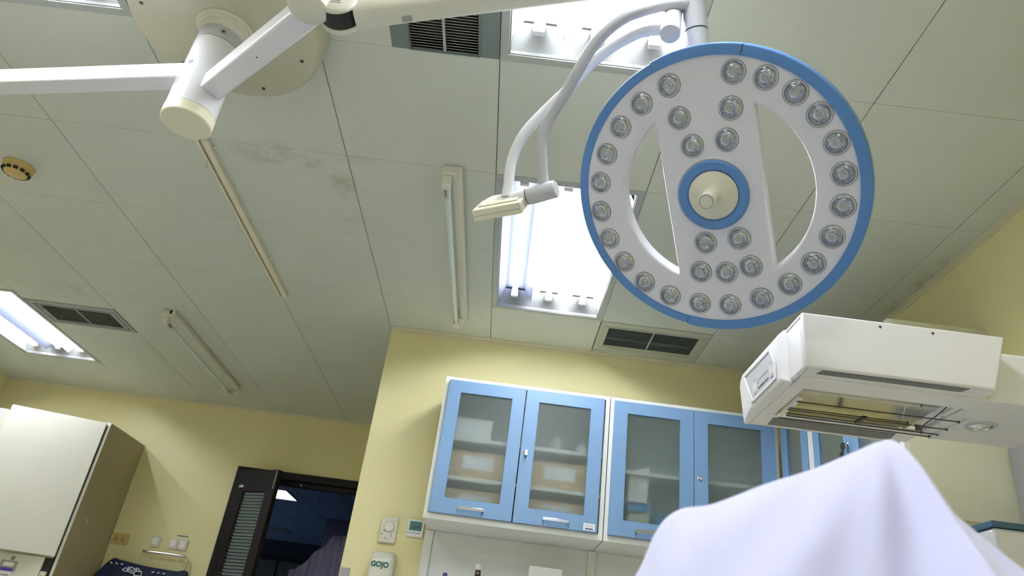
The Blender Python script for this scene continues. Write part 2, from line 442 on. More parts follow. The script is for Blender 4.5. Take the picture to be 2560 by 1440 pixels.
# ---- vents
def vent(x0, x1, y0, y1, ix0, ix1, iy0, iy1, n, fm, sm, label, thick=.004, bar=True, warp=0.0):
    t = thing('ceiling_vent', label, 'air vent', (x0, y0, H))
    fb = B(); z = H - .003
    q = [(x0, y0), (x1, y0), (x1, y1), (x0, y1 - warp)]; p = [(ix0, iy0), (ix1, iy0), (ix1, iy1), (ix0, iy1)]
    for k in range(4):
        k2 = (k + 1) % 4
        fb.prism([q[k], q[k2], p[k2], p[k]], (0, 0, z), X_, Y_, V(0, 0, .008))
    mk('frame', fb, fm, t, smooth=False)
    rb = B(); g = .030 if fm != 'ventdark' else .006
    rb.frame(ix0 - g, ix1 + g, iy0 - g * .6, iy1 + g * .6, .004, .003, (0, 0, z - .004), X_, Y_, V(0, 0, .004))
    mk('rim', rb, fm, t, smooth=False)
    sl = B(); pitch = (iy1 - iy0) / n
    for k in range(n):
        yc = iy0 + (k + .5) * pitch
        sl.obox((0.5 * (ix0 + ix1), yc, H + .008), (0.5 * (ix1 - ix0), 0, 0), (0, pitch * (.22 if n == 30 else .28), .0025), (0, -.0004, .0008))
    mk('slats', sl, sm, t, smooth=False)
    if bar:
        bb = B(); bb.box((ix0 + ix1) / 2 - .004, (ix0 + ix1) / 2 + .004, iy0, iy1, H - .001, H + .006); mk('centre_bar', bb, sm, t)
    dk = B(); dk.box(ix0 - .01, ix1 + .01, iy0 - .01, iy1 + .01, H + .06, H + .07)
    dk.box(ix0 - .01, ix0, iy0, iy1, H + .005, H + .06); dk.box(ix1, ix1 + .01, iy0, iy1, H + .005, H + .06)
    mk('duct', dk, 'dark', t, smooth=False)
    return t
vent(-0.515, -0.176, 1.108, 1.686, -0.457, -0.241, 1.350, 1.681, 30, 'ventdark', 'frame_al', 'dark green-grey slotted air vent above the white spring arm')
vent(0.414, 1.000, 3.448, 3.858, 0.462, 0.949, 3.515, 3.750, 13, 'ventcream', 'slat', 'pale green air vent on the ceiling against the yellow wall over the blue cabinets', warp=.045)
vent(-3.100, -2.524, 4.138, 4.480, -3.032, -2.582, 4.205, 4.432, 12, 'ventgrey', 'slat', 'grey air vent beside the lit ceiling light at the left edge')
b = B(); b.box(0.405, 1.01, 3.79, 3.877, H + .05, H + .055)
struct('trim_6', b, 'seam')

# ---- germicidal lamps
def uv_lamp(x, y0, y1, label):
    t = thing('tube_lamp', label, 'tube lamp', (x, y0, H), 'unlit bare tube lamps')
    b = B(); b.box(x + .012, x + .050, y0, y1, H - .032, H - .001); mk('channel', b, 'ivory', t, bevel=.003)
    for s_, yy in ((1, y0), (-1, y1)):
        b = B(); b.box(x - .028, x + .032, yy, yy + s_ * .045, H - .040, H - .001)
        b.box(x - .022, x + .012, yy + s_ * .012, yy + s_ * .05, H - .085, H - .040)
        e_ = mk('end_bracket', b, 'ivory', t, bevel=.004)
        b = B(); b.lathe((x + .002, yy + s_ * .022, H - .0405), (0, 0, -1), [(.011, 0), (.011, .002), (.008, .003)], 16); mk('screw_cap', b, 'cream', e_)
        b = B(); b.cyl((x - .005, yy + s_ * .045, H - .068), (x - .005, yy + s_ * .105, H - .068), .0135, n=20); mk('tube_cap', b, 'steel', t)
    b = B(); b.cyl((x - .005, y0 + .10, H - .068), (x - .005, y1 - .10, H - .068), .0125, n=20); mk('tube', b, 'tubeglass', t)
uv_lamp(-0.352, 2.262, 3.600, 'unlit tube lamp on the ceiling beside the lit ceiling light, right one of two')
uv_lamp(-2.135, 4.020, 5.360, 'unlit tube lamp on the ceiling near the grey vent, left one of two')

# ---- curtain rail
t = thing('curtain_rail', 'cream ceiling curtain rail with a dark slot below the column of the ring lamp', 'curtain rail', (-1.33, 2.28, H))
b = B(); b.box(-1.352, -1.340, 2.275, 3.605, H - .020, H - .001); b.box(-1.330, -1.304, 2.275, 3.605, H - .020, H - .001); b.box(-1.341, -1.329, 2.275, 3.605, H - .006, H - .001, 1)
mk('rail', b, ['cream', 'dark'], t)
b = B(); b.box(-1.338, -1.318, 3.605, 3.612, H - .022, H - .001); mk('end_stop', b, 'cream', t)
b = B(); b.tube([(-1.345, 2.40, H - .02), (-1.349, 2.405, H - .035), (-1.345, 2.41, H - .045), (-1.337, 2.405, H - .04)], .002, 8); mk('glider', b, 'steel', t)
for yy in (2.33, 2.86, 3.2):
    b = B(); b.lathe((-1.296, yy, H - .001), (0, 0, -1), [(.008, 0), (.008, .004), (.004, .006)], 12); mk('clip', b, 'cream', t)

# ---- smoke detector
t = thing('smoke_detector', 'yellowed round smoke detector on the ceiling', 'smoke detector', (-2.268, 2.640, H))
b = B(); b.lathe((-2.268, 2.640, H - .0005), (0, 0, -1), [(.062, 0), (.062, .012), (.058, .018)], 40); mk('base', b, 'yellowed', t)
b = B(); b.lathe((-2.268, 2.640, H - .018), (0, 0, -1), [(.056, 0), (.055, .014), (.046, .024), (.030, .030), (0.0, .032)], 40); mk('cover', b, 'yellowed', t)
b = B()
for k in range(12):
    a = 2 * math.pi * k / 12
    c = V(-2.268 + .0515 * math.cos(a), 2.640 + .0515 * math.sin(a), H - .0365)
    b.obox(c, V(-math.sin(a), math.cos(a), 0) * .009, V(math.cos(a) * .7, math.sin(a) * .7, -.7) * .003, V(math.cos(a), math.sin(a), .9) * .005)
mk('sensor_slots', b, 'dark', t)

# ---- sprinkler heads
def sprinkler(x, y, label, z=H):
    t = thing('sprinkler', label, 'sprinkler', (x, y, z))
    b = B(); b.lathe((x, y, z - .0005), (0, 0, -1), [(.028, 0), (.026, .004), (.012, .007), (.010, .02), (.006, .026)], 24); mk('escutcheon', b, 'steel', t)
    b = B()
    for s_ in (-1, 1): b.tube([(x + s_ * .008, y, z - .02), (x + s_ * .013, y, z - .032), (x + s_ * .008, y, z - .045), (x, y, z - .05)], .002, 8, sub=3)
    b.lathe((x, y, z - .05), (0, 0, -1), [(.004, 0), (.016, .002), (.016, .004)], 16); mk('deflector', b, 'steel', t)
sprinkler(-2.231, 4.905, 'small metal sprinkler head on the ceiling beside the left tube lamp')

# ================================================================== SURGICAL LIGHT
CX, CY = -0.995, 1.602
t = SL = thing('surgical_light', 'big white ring-shaped surgical lamp with blue rim hanging from a ceiling arm', 'surgical lamp', (CX, CY, H))
b = B(); b.lathe((-1.003, 1.612, H - .0005), (0, 0, -1), [(.292, 0), (.292, .045), (.288, .075), (.276, .095), (.262, .100), (0, .100)], 96)
cov = mk('ceiling_cover', b, 'plate', t)
b = B()
for a in (20, 75, 140, 200, 262, 318):
    b = B(); b.lathe((-1.003 + .235 * math.cos(R(a)), 1.612 + .235 * math.sin(R(a)), H - .1003), (0, 0, -1), [(.006, 0), (.006, .0015), (0, .0018)], 12); mk('cover_screw', b, 'rod', cov)
zt = H - .1
b = B(); b.lathe((CX, CY, zt), (0, 0, -1), [(.084, 0), (.084, .004), (.078, .008), (.076, .014), (.070, .018), (.069, .028), (.064, .034), (.063, .040)], 64); mk('flange', b, 'ivory', t)
b = B(); b.cyl((CX, CY, 1.562), (CX, CY, 1.517), .063, n=64); mk('collar', b, 'grey', t)
b = B(); b.cyl((CX, CY, 1.517), (CX, CY, 1.5135), .0605, n=64); b.cyl((CX, CY, 1.3865), (CX, CY, 1.384), .0645, n=64); b.cyl((CX, CY, 1.268), (CX, CY, 1.2662), .067, n=64); mk('seam_ring', b, 'black', t)
b = B(); b.cyl((CX, CY, 1.5135), (CX, CY, 1.3865), .0645, n=64); mk('upper_sleeve', b, 'arm', t)
b = B(); b.cyl((CX, CY, 1.384), (CX, CY, 1.268), .068, n=64); mk('lower_sleeve', b, 'arm', t)
b = B(); b.lathe((CX, CY, 1.2662), (0, 0, -1), [(.069, 0), (.069, .030), (.066, .033), (0, .033)], 64); mk('end_cap', b, 'cream', t)
for (ang, z, r) in ((-62, 1.54, .063), (-112, 1.41, .0645)):
    d = V(math.cos(R(ang)), math.sin(R(ang)), 0)
    b = B(); b.lathe(V(CX, CY, z) + d * (r - .001), d, [(.009, 0), (.009, .003), (.007, .003), (.004, .001), (0, .001)], 20, mats=[0, 0, 0, 1, 1]); mk('grub_screw', b, ['steel', 'dark'], t)
# label marks on the lower sleeve
b = B()
for k in range(4):
    a0 = R(-128); d = V(math.cos(a0), math.sin(a0), 0); s_ = V(-math.sin(a0), math.cos(a0), 0)
    b.obox(V(CX, CY, 1.352 - k * .007) + d * .0683, s_ * (.008 + .002 * (k % 2)), V(0, 0, .0011), d * .0004)
mk('sleeve_label', b, 'greyink', t)

def arm_box(p0, p1, w0, w1, h, r=.004):
    p0 = Vector(p0); p1 = Vector(p1); d = (p1 - p0).normalized(); s_ = V(-d.y, d.x, 0).normalized(); b = B()
    vs = []
    for p, w_ in ((p0, w0), (p1, w1)):
        for (a, z) in ((-1, 0), (1, 0), (1, 1), (-1, 1)): vs.append(p + s_ * a * w_ / 2 + V(0, 0, z * h))
    b.add(vs, [(0, 1, 2, 3), (7, 6, 5, 4), (0, 4, 5, 1), (1, 5, 6, 2), (2, 6, 7, 3), (3, 7, 4, 0)])
    return b
# arm numbered 2, reaching left towards a second lamp outside the picture
d1 = V(-.565, .114, 0).normalized()
P0 = V(CX, CY + .012, 1.400)
mk('long_arm', arm_box(P0 + d1 * .055, P0 + d1 * 1.25, .058, .058, .056), 'arm', t, bevel=.006, seg=3)
s1 = V(d1.y, -d1.x, 0); s1 = s1 if s1.y < 0 else -s1
b = text_b('2', .020, bold=0.0003); xf(b, P0 + d1 * .135 + s1 * .0293 + V(0, 0, .018), -d1, Z_, s1); mk('arm_number', b, 'greyink', t)
b = B(); b.obox(P0 + d1 * .19 + s1 * .0291 + V(0, 0, .028), d1 * .075, V(0, 0, .020), s1 * .0002); mk('arm_sticker', b, 'white', t)
# extension arm to the elbow
p0 = V(-0.985, 1.606, 1.320); p1 = V(-0.585, 1.236, 1.320)
d2 = (p1 - p0).normalized(); s2 = V(-d2.y, d2.x, 0)
mk('extension_arm', arm_box(p0 + d2 * .0, p1 + d2 * .02, .064, .064, .058), 'arm', t, bevel=.008, seg=3)
b = B()
for k in (-1, 1): b.lathe(p0 + d2 * (.045 + .012 * k) + s2 * .006 * k + V(0, 0, -.0002), (0, 0, -1), [(.0045, 0), (.0045, .0006), (0, .0006)], 14)
b.lathe(p0 + d2 * .30 + V(0, 0, -.0002), (0, 0, -1), [(.002, 0), (.002, .0006), (0, .0006)], 10)
mk('arm_screw_hole', b, 'dark', t)
# elbow
b = B(); b.lathe((-0.582, 1.199, 1.282), (0, 0, 1), [(0, 0), (.034, .003), (.047, .012), (.052, .03), (.052, .10), (.045, .108), (0, .110)], 48); kn = mk('elbow_housing', b, 'ivory', t)
b = B(); b.lathe((-0.565, 1.1498, 1.325), (0, -1, 0), [(.005, 0), (.005, .0015), (0, .0015)], 12); mk('housing_screw', b, 'dark', kn)
EC = V(-0.520, 1.19, 1.333)
b = B(); b.cyl(EC + V(0, .055, 0), EC + V(0, .006, 0), .0465, n=64); mk('elbow_band', b, 'black', t)
b = B(); b.lathe(EC + V(0, .006, 0), (0, -1, 0), [(.049, 0), (.049, .006), (.046, .010), (.044, .011), (0, .011)], 64); dc = mk('elbow_disc', b, 'ivory', t)
b = B(); b.lathe(EC + V(0, .055, 0), (0, 1, 0), [(.049, 0), (.049, .014), (0, .016)], 64); mk('elbow_disc', b, 'ivory', t)
b = B()
for k in range(5): b.obox(EC + V(0, -.0055, -.022 + k * .006), V(.014 - .002 * k, 0, 0), V(0, 0, .0008), V(0, .0003, 0))
b.lathe(EC + V(0, -.0052, .006), (0, -1, 0), [(.003, 0), (.003, .0006), (0, .0006)], 12)
mk('disc_label', b, 'greyink', dc)
# spring arm
E1 = V(0.300, 1.165, 1.535)
def round_arm(p0, p1, hw0, hh0, hw1, hh1, n=32, e=3.0):
    p0 = Vector(p0); p1 = Vector(p1); d = (p1 - p0).normalized(); s_ = V(-d.y, d.x, 0).normalized(); u = d.cross(s_); u = u if u.z > 0 else -u
    b = B(); vs = []; K = 8
    for i in range(K + 1):
        t_ = i / K; p = p0.lerp(p1, t_); hw = hw0 + (hw1 - hw0) * t_; hh = hh0 + (hh1 - hh0) * t_
        for k in range(n):
            a = 2 * math.pi * k / n; c, s = math.cos(a), math.sin(a)
            vs.append(p + s_ * hw * math.copysign(abs(c) ** (2 / e), c) + u * hh * math.copysign(abs(s) ** (2 / e), s))
    fs = [(i * n + k, i * n + (k + 1) % n, (i + 1) * n + (k + 1) % n, (i + 1) * n + k) for i in range(K) for k in range(n)]
    fs += [tuple(reversed(range(n))), tuple(K * n + k for k in range(n))]
    if s_.cross(u).dot(d) < 0: fs = [tuple(reversed(f)) for f in fs]
    b.add(vs, fs); return b
EA = EC + V(0, .038, 0)
dS = (E1 - EA).normalized()
mk('spring_arm', round_arm(EA + dS * .035, E1, .036, .047, .034, .036), 'ivory', t)
sS = V(-dS.y, dS.x, 0).normalized(); uS = dS.cross(sS); uS = uS if uS.z > 0 else -uS
b = B()
base = EA + dS * .155 - uS * .0462 + sS * .006
for k in range(4): b.obox(base + sS * (.009 - k * .005), dS * .012, sS * .0008, uS * .0004)
mk('arm_label', b, 'greyink', t)
b = B(); b.cyl(V(E1.x, E1.y + .045, E1.z), V(E1.x, E1.y - .045, E1.z), .042, n=48); mk('arm_end_joint', b, 'ivory', t)
# post down to the yokes and lamp head
PA = V(0.302, 1.180, 1.500); PBt = V(0.335, 1.245, 1.345)
dP = (PBt - PA).normalized()
b = B(); b.cyl(PA, PA + dP * .112, .0275, n=40); mk('post', b, 'grey', t)
b = B(); b.cyl(PA + dP * .112, PA + dP * .1145, .0262, n=40); mk('post_seam', b, 'black', t)
b = B(); b.cyl(PA + dP * .1145, PBt + dP * .03, .0260, n=40); mk('post_tip', b, 'grey', t)
A_ = [(0.296, 1.192, 1.447), (0.255, 1.190, 1.437), (0.216, 1.195, 1.426), (0.150, 1.217, 1.405), (0.095, 1.255, 1.364), (0.061, 1.299, 1.311), (0.032, 1.347, 1.261), (0.003, 1.392, 1.219), (-0.009, 1.426, 1.176), (0.000, 1.460, 1.125), (0.010, 1.484, 1.084)]
B_ = [(0.256, 1.235, 1.403), (0.201, 1.250, 1.404), (0.141, 1.288, 1.390), (0.091, 1.338, 1.370), (0.045, 1.385, 1.328), (-0.010, 1.430, 1.281), (-0.057, 1.460, 1.221), (-0.079, 1.490, 1.159), (-0.080, 1.515, 1.089), (-0.080, 1.522, 1.065)]
b = B(); b.tube(A_, .0138, 24, 8); mk('outer_yoke', b, 'grey', t)
b = B(); b.tube(B_, .0138, 24, 8); mk('inner_yoke', b, 'arm', t)
b = B(); b.cyl((0.268, 1.228, 1.462), (0.253, 1.183, 1.333), .0235, n=40); b.cyl((0.2532, 1.1836, 1.3345), (0.2527, 1.1826, 1.3305), .0228, n=40); mk('yoke_joint', b, 'arm', t)
J0 = V(-0.030, 1.512, 1.066); J1 = V(0.046, 1.470, 1.074)
dJ = (J1 - J0).normalized()
b = B(); b.lathe(J0 + dJ * .006, dJ, [(.0225, 0), (.0225, .072), (.020, .076), (0, .077)], 40); mk('side_joint', b, 'grey', t)
b = B(); b.cyl(J0 + dJ * .003, J0 + dJ * .006, .0215, n=40); mk('joint_seam', b, 'black', t)
b = B(); b.lathe(J0 + dJ * .003, -dJ, [(.0215, 0), (.0215, .07), (.018, .085)], 40); mk('joint_sleeve', b, 'arm', t)
# control panel seen from its back
c0 = V(-0.163, 1.521, 1.010)
e1 = V(0.1195, -0.0495, 0.010); e2 = V(0.024, 0.0705, 0.0937); e3 = V(0.012, 0.0215, -0.0180)
n3 = e1.cross(e2).normalized(); n3 = n3 if n3.y < 0 else -n3
u1 = e1.normalized(); u2 = n3.cross(u1); u2 = u2 if u2.z > 0 else -u2
W_, D_, T_ = .129, .118, .030
b = B(); b.prism([(0.0, .004), (.004, 0), (W_ - .004, 0), (W_, .004), (W_ - .002, D_ * .72), (W_ - .018, D_), (.018, D_), (.002, D_ * .72)], c0, u1, u2, -n3 * T_)
cp = mk('control_panel', b, 'cream', t, bevel=.003)
b = B(); b.prism([(.012, .02), (W_ - .012, .02), (W_ - .014, D_ * .70), (W_ - .026, D_ * .93), (.026, D_ * .93), (.014, D_ * .70)], c0 + n3 * .0002, u1, u2, n3 * .0035)
mk('back_cover', b, 'cream', cp, bevel=.0015)
b = B(); b.obox(c0 + u1 * W_ * .56 + u2 * D_ * .66 + n3 * .004, u1 * .030, u2 * .020, n3 * .0003); mk('sticker', b, 'white', cp)
b = B()
for k in range(5): b.obox(c0 + u1 * (W_ * .56 - .003 * (k % 2)) + u2 * (D_ * .66 + .013 - k * .0065) + n3 * .0046, u1 * (.024 - .004 * (k % 2)), u2 * .0012, n3 * .0002)
mk('sticker_print', b, 'ink', cp)
for (a, d_) in ((.016, .03), (W_ - .016, .03), (.020, D_ * .8), (W_ - .020, D_ * .85)):
    b = B(); b.lathe(c0 + u1 * a + u2 * d_ + n3 * .0036, n3, [(.0038, 0), (.0038, .0006), (0, .0004)], 14); mk('screw', b, 'steelgrey', cp)
b = B(); b.frame(-.0006, W_ + .0006, 0, T_, .0, .0, c0, u1, -n3, u2 * .0001) if False else b.obox(c0 + u1 * W_ / 2 - n3 * T_ * .55 - u2 * .0002, u1 * (W_ / 2 - .004), n3 * .0005, u2 * .0004)
mk('case_joint', b, 'greyink', cp)

# ---- lamp head (a frame of its own: hu right, hv up, hn towards the patient)
HC = V(.409, 1.398, 1.056)
hn = V(-.407, -.558, -.723).normalized()
hv = V(-.320, -.654, .685); hv = (hv - hn * hv.dot(hn)).normalized()
hu = hn.cross(hv); hu = hu if hu.x > 0 else -hu
def arc(r, a0, a1, n, cx=0, cy=0): return [(cx + r * math.cos(R(a0 + (a1 - a0) * i / n)), cy + r * math.sin(R(a0 + (a1 - a0) * i / n))) for i in range(n + 1)]
def hole(xh, r, sgn):
    a = math.degrees(math.acos(xh / r)) - 3.0
    pts = arc(r, -a, a, 48)
    ye = r * math.sin(R(a))
    pts += [(xh + .010, ye + .004), (xh + .003, ye + .001), (xh, ye - .010), (xh, -ye + .010), (xh + .003, -ye - .001), (xh + .010, -ye - .004)]
    return [(sgn * x, y) for x, y in pts]
pl = plate2d([arc(.318, 0, 360, 144)[:-1], hole(.1115, .2335, 1), hole(.1045, .2275, -1)], .016, .007)
xf(pl, HC - hn * .023, hu, hv, hn)
head = mk('lamp_head', pl, 'head', t)
# thin raised lip along each opening
for (xh, r, s_) in ((.1115, .2335, 1), (.1045, .2275, -1)):
    pts = hole(xh, r, s_)
    b = B(); P = [HC + hu * x + hv * y - hn * .026 for x, y in pts]
    b.tube(P + [P[0]], .0032, 8, sub=1); mk('opening_lip', b, 'white', head)
def ring_seg(r0, r1, w0, w1, a0, a1, n, rr=.004):
    """curved bumper strip with rounded outer corners"""
    prof = [(r0, w1), (r1 - rr, w1), (r1 - rr * .3, w1 - rr * .3), (r1, w1 - rr), (r1, w0 + rr), (r1 - rr * .3, w0 + rr * .3), (r1 - rr, w0), (r0, w0)]
    b = B(); vs = []; k_ = len(prof)
    for i in range(n + 1):
        a = R(a0 + (a1 - a0) * i / n)
        for (r, w_) in prof: vs.append(HC + (hu * math.cos(a) + hv * math.sin(a)) * r + hn * w_)
    fs = [(i * k_ + j, i * k_ + (j + 1) % k_, (i + 1) * k_ + (j + 1) % k_, (i + 1) * k_ + j) for i in range(n) for j in range(k_)]
    fs += [tuple(reversed(range(k_))), tuple(n * k_ + j for j in range(k_))]
    b.add(vs, fs); return b
for (a0, a1, r1, w1) in ((71, 107, .3425, .0045), (107.2, 251, .340, .002), (251.2, 430.8, .342, .0035)):
    mk('rim_bumper', ring_seg(.317, r1, -.042, w1, a0, a1, max(8, int((a1 - a0) / 2.5))), 'blue', head)
# back shell and centre
b = B(); b.lathe(HC - hn * .045, -hn, [(.10, 0), (.095, .02), (.06, .035), (0, .037)], 48); mk('back_shell', b, 'head', head)
b = B(); b.lathe(HC - hn * .0005, hn, [(.094, -.002), (.091, .001), (.086, .0025), (.082, .001)], 72, caps=False); mk('centre_lip', b, 'head', head)
b = B(); b.lathe(HC + hu * .003, hn, [(.0825, 0), (.0825, .008), (.079, .011), (.062, .010), (.0585, .006), (.0585, 0)], 72, caps=False); mk('centre_ring', b, 'blue', head)
b = B(); b.lathe(HC + hu * .003, hn, [(.058, .0), (.058, .009), (.054, .012), (.032, .016), (.022, .024), (.019, .036), (.0185, .062), (.0205, .070), (.0205, .074), (.0185, .0765), (0, .0768)], 64)
hd = mk('handle', b, 'ivory', head)
b = B(); b.lathe(HC + hu * .003 + hn * .0763, hn, [(.0160, .0003), (.0160, .0009), (.0152, .0009), (.0152, .0003)], 48, caps=False); mk('handle_cap_seam', b, 'rod', hd)
# LED lenses
LED = [(.084, .269), (.150, .243), (.207, .200), (.250, .145), (.277, .080), (.286, .011), (.278, -.060), (.250, -.127), (.205, -.186), (.148, -.233), (.080, -.265), (.003, -.278), (-.071, -.270), (-.144, -.246), (-.205, -.205), (-.251, -.147), (-.280, -.081), (-.289, -.008), (-.276, .066), (-.246, .134), (-.198, .194), (-.136, .239), (-.064, .268),
       (-.052, .190), (-.031, .121), (.068, .192), (.049, .123), (-.034, -.115), (.047, -.112), (-.056, -.188), (.006, -.194), (.065, -.183)]
lb = B()
lb.lathe((0, 0, 0), (0, 0, 1), [(.0274, .0001), (.0272, .0008), (.0263, .0009)], 40, m=1, caps=False)      # dark joint
lb.lathe((0, 0, 0), (0, 0, 1), [(.0262, .0009), (.0250, .0014), (.0236, .0012)], 40, m=3, caps=False)      # pale rim
lb.lathe((0, 0, 0), (0, 0, 1), [(.0236, .0012), (.0228, .0004)], 40, m=1, caps=False)
lb.lathe((0, 0, 0), (0, 0, 1), [(.0228, .0004), (.0200, .0040), (.0178, .0018), (.0150, .0040), (.0132, .0008), (.0108, .0012)], 40, m=0, caps=False)
lb.lathe((0, 0, 0), (0, 0, 1), [(.0108, .0012), (.0092, .0058), (.0080, .0062), (.0074, .0030)], 40, m=2, caps=False)
lb.lathe((0, 0, 0), (0, 0, 1), [(.0074, .0030), (.0045, .0024), (0.0, .0022)], 24, m=3, caps=False)
lb.lathe((0, 0, 0), (0, 0, 1), [(.0231, .0006), (.0225, .0040), (.0190, .0072), (.0130, .0088), (.0060, .0080), (.0, .0078)], 40, m=4, caps=False)
lens0 = None
Rh = Matrix((hu, hv, hn)).transposed()
if Rh.determinant() < 0: Rh = Matrix((-hu, hv, hn)).transposed()
for i, (x, y) in enumerate(LED):
    if lens0 is None:
        lens0 = mk('lens', lb, ['reflector', 'black', 'chrome', 'head', 'clear'], head, local=True); o = lens0
    else:
        o = lens0.copy(); COL.objects.link(o); o.parent = head
    o.location = HC + hu * x + hv * y + hn * .0002 - ORG[t.name]
    o.rotation_euler = (Rh @ Matrix.Rotation(random.random() * 6.28, 3, 'Z')).to_euler()

# ================================================================== INFANT WARMER
x0, x1, yf, yb, zb, zt = 0.686, 1.190, 1.600, 2.056, 0.736, 0.883
t = thing('infant_warmer', 'white infant warmer with a boxy overhead heater on a column', 'infant warmer', (1.40, 1.72, FL))
b = B()
b.prism([(x0, zb), (1.142, zb), (x1, zt), (x0, zt)], (0, yf, 0), X_, Z_, V(0, .012, 0))             # front
b.box(x0, x1, yf + .012, yb, zt - .012, zt)                                                        # top
b.box(x0 + .012, 1.142, yb - .012, yb, zb, zt - .012)                                              # rear
b.box(x0, x0 + .012, yf + .012, 1.70, zb, zt - .012)                                               # left strip
hood = mk('hood', b, 'white', t, bevel=.005, seg=3)
b = B()
b.box(x0 + .013, 1.150, yf + .013, 1.660, zb + .001, zb + .010)
b.prism([(1.660, zb + .001), (1.664, zb - .003), (1.733, zb - .003), (1.737, zb + .004), (1.737, zb + .020), (1.660, zb + .010)], (x0 + .013, 0, 0), Y_, Z_, V(.462, 0, 0))
b.box(x0 + .013, 1.155, 1.952, yb - .013, zb + .001, zb + .010)
b.box(x0 + .013, x0 + .052, 1.737, 1.952, zb + .001, zb + .010)
mk('under_rim', b, 'white', t, bevel=.002)
# nose cap: tapered end block with slanted rear facet
b = B()
A0 = [(1.700, zt + .001), (2.040, zt + .001), (2.085, zt - .030), (yb + .002, zb - .004), (1.700, zb - .004)]
A1 = [(1.706, zt), (2.036, zt), (2.078, zt - .030), (yb - .002, zb - .002), (1.706, zb - .002)]
A2 = [(1.722, zt - .012), (2.010, zt - .010), (2.032, zt - .026), (1.955, zb + .008), (1.722, zb + .008)]
vs = [V(x0 + .011, *p) for p in A0] + [V(x0 - .003, *p) for p in A1] + [V(x0 - .016, *p) for p in A2]
fs = [tuple(reversed(range(5))), tuple(range(10, 15))]
for r_ in (0, 5): fs += [(r_ + i, r_ + (i + 1) % 5, r_ + 5 + (i + 1) % 5, r_ + 5 + i) for i in range(5)]
b.add(vs, fs); me_nose = mk('nose_cap', b, 'white', t, bevel=.006, seg=3)
bmn = bmesh.new(); bmn.from_mesh(me_nose.data); bmesh.ops.recalc_face_normals(bmn, faces=bmn.faces); bmn.to_mesh(me_nose.data); bmn.free()
xp = x0 - .0162
pnl = [(1.742, zb + .020), (1.742, zb + .066), (1.775, zt - .026), (2.000, zt - .022), (1.935, zb + .018)]
cy_, cz_ = 1.85, .805
b = B()
for k in range(5):
    p, q = pnl[k], pnl[(k + 1) % 5]
    pi_ = (cy_ + (p[0] - cy_) * .88, cz_ + (p[1] - cz_) * .84); qi_ = (cy_ + (q[0] - cy_) * .88, cz_ + (q[1] - cz_) * .84)
    b.prism([p, q, qi_, pi_], (xp, 0, 0), Y_, Z_, V(-.004, 0, 0))
mk('panel_bezel', b, 'white', me_nose, bevel=.0015)
b = B(); b.prism([(cy_ + (p[0] - cy_) * .885, cz_ + (p[1] - cz_) * .845) for p in pnl], (xp, 0, 0), Y_, Z_, V(-.0012, 0, 0)); pn = mk('touch_panel', b, 'grey', me_nose)
b = B()
for (yy, w0_, w1_) in ((1.772, .012, .017), (1.902, .012, .017)):
    o4 = [(yy - w0_, zb + .042), (yy + w0_, zb + .042), (yy + w1_, zb + .080), (yy - w1_, zb + .080)]
    for k in range(4):
        p, q = o4[k], o4[(k + 1) % 4]
        b.cyl((xp - .0014, *p), (xp - .0014, *q), .0011, n=6)
    b.prism([(yy - w0_ * .5, zb + .050), (yy + w0_ * .5, zb + .050), (yy + w0_ * .6, zb + .066), (yy - w0_ * .6, zb + .066)], (xp - .001, 0, 0), Y_, Z_, V(-.0006, 0, 0))
mk('key_outline', b, 'white', pn)
b = B()
rnd = random.Random(3)
for k in range(12): b.box(xp - .0018, xp - .0010, 1.798 + k * .0068, 1.798 + k * .0068 + .003 + .002 * rnd.random(), zb + .040, zb + .0455 + .002 * rnd.random())
for k in range(9): b.box(xp - .0018, xp - .0010, 1.800 + k * .0076, 1.800 + k * .0076 + .004, zb + .0645, zb + .067)
b.box(xp - .0018, xp - .0010, 1.876, 1.8785, zb + .056, zb + .070)
for yy in (1.765, 1.895):
    for k in range(4): b.box(xp - .0018, xp - .0010, yy + k * .004, yy + k * .004 + .0024, zb + .034, zb + .0365)
mk('panel_print', b, 'ink', pn)
b = B(); b.prism([(.733, 1.613), (1.086, 1.613), (1.078, 1.637), (.727, 1.637)], (0, 0, zb + .0012), X_, Y_, V(0, 0, -.0016)); mk('front_grille', b, 'mesh', t)
b = B(); b.prism([(.743, 1.975), (1.093, 1.980), (1.103, 2.036), (.748, 2.036)], (0, 0, zb + .0012), X_, Y_, V(0, 0, -.0018)); mk('rear_grille', b, 'mesh', t)
K = 14; ya, yc_ = 1.739, 1.950
b = B(); vs = []
for i in range(K + 1):
    a = math.pi * i / K; yy = (ya + yc_) / 2 - math.cos(a) * (yc_ - ya) / 2; zz = zb + .010 + math.sin(a) * .080
    vs += [V(x0 + .056, yy, zz), V(1.100, yy, zz)]
fs = [(2 * i, 2 * i + 1, 2 * i + 3, 2 * i + 2) for i in range(K)]
b.add(vs, fs); mk('reflector', b, 'reflin', t)
cap_ = [(ya, zb + .006), (yc_, zb + .006)] + [((ya + yc_) / 2 + math.cos(math.pi * i / K) * (yc_ - ya) / 2, zb + .008 + math.sin(math.pi * i / K) * .078) for i in range(K + 1)]
b = B(); b.prism(cap_, (x0 + .053, 0, 0), Y_, Z_, V(.003, 0, 0)); mk('reflector_end', b, 'ivory', t)
b = B(); b.prism(cap_, (1.100, 0, 0), Y_, Z_, V(.003, 0, 0)); mk('reflector_end', b, 'chrome', t)
b = B(); b.cyl((x0 + .058, 1.850, zb + .045), (1.098, 1.850, zb + .045), .008, n=20); mk('heating_element', b, 'ivory', t)
b = B(); b.prism([(1.188, 1.800), (1.200, 1.806), (1.200, 1.962), (1.182, 1.972), (1.176, 1.965)], (0, 0, zb), X_, Y_, V(0, 0, -.006)); mk('rod_bracket', b, 'arm', t)
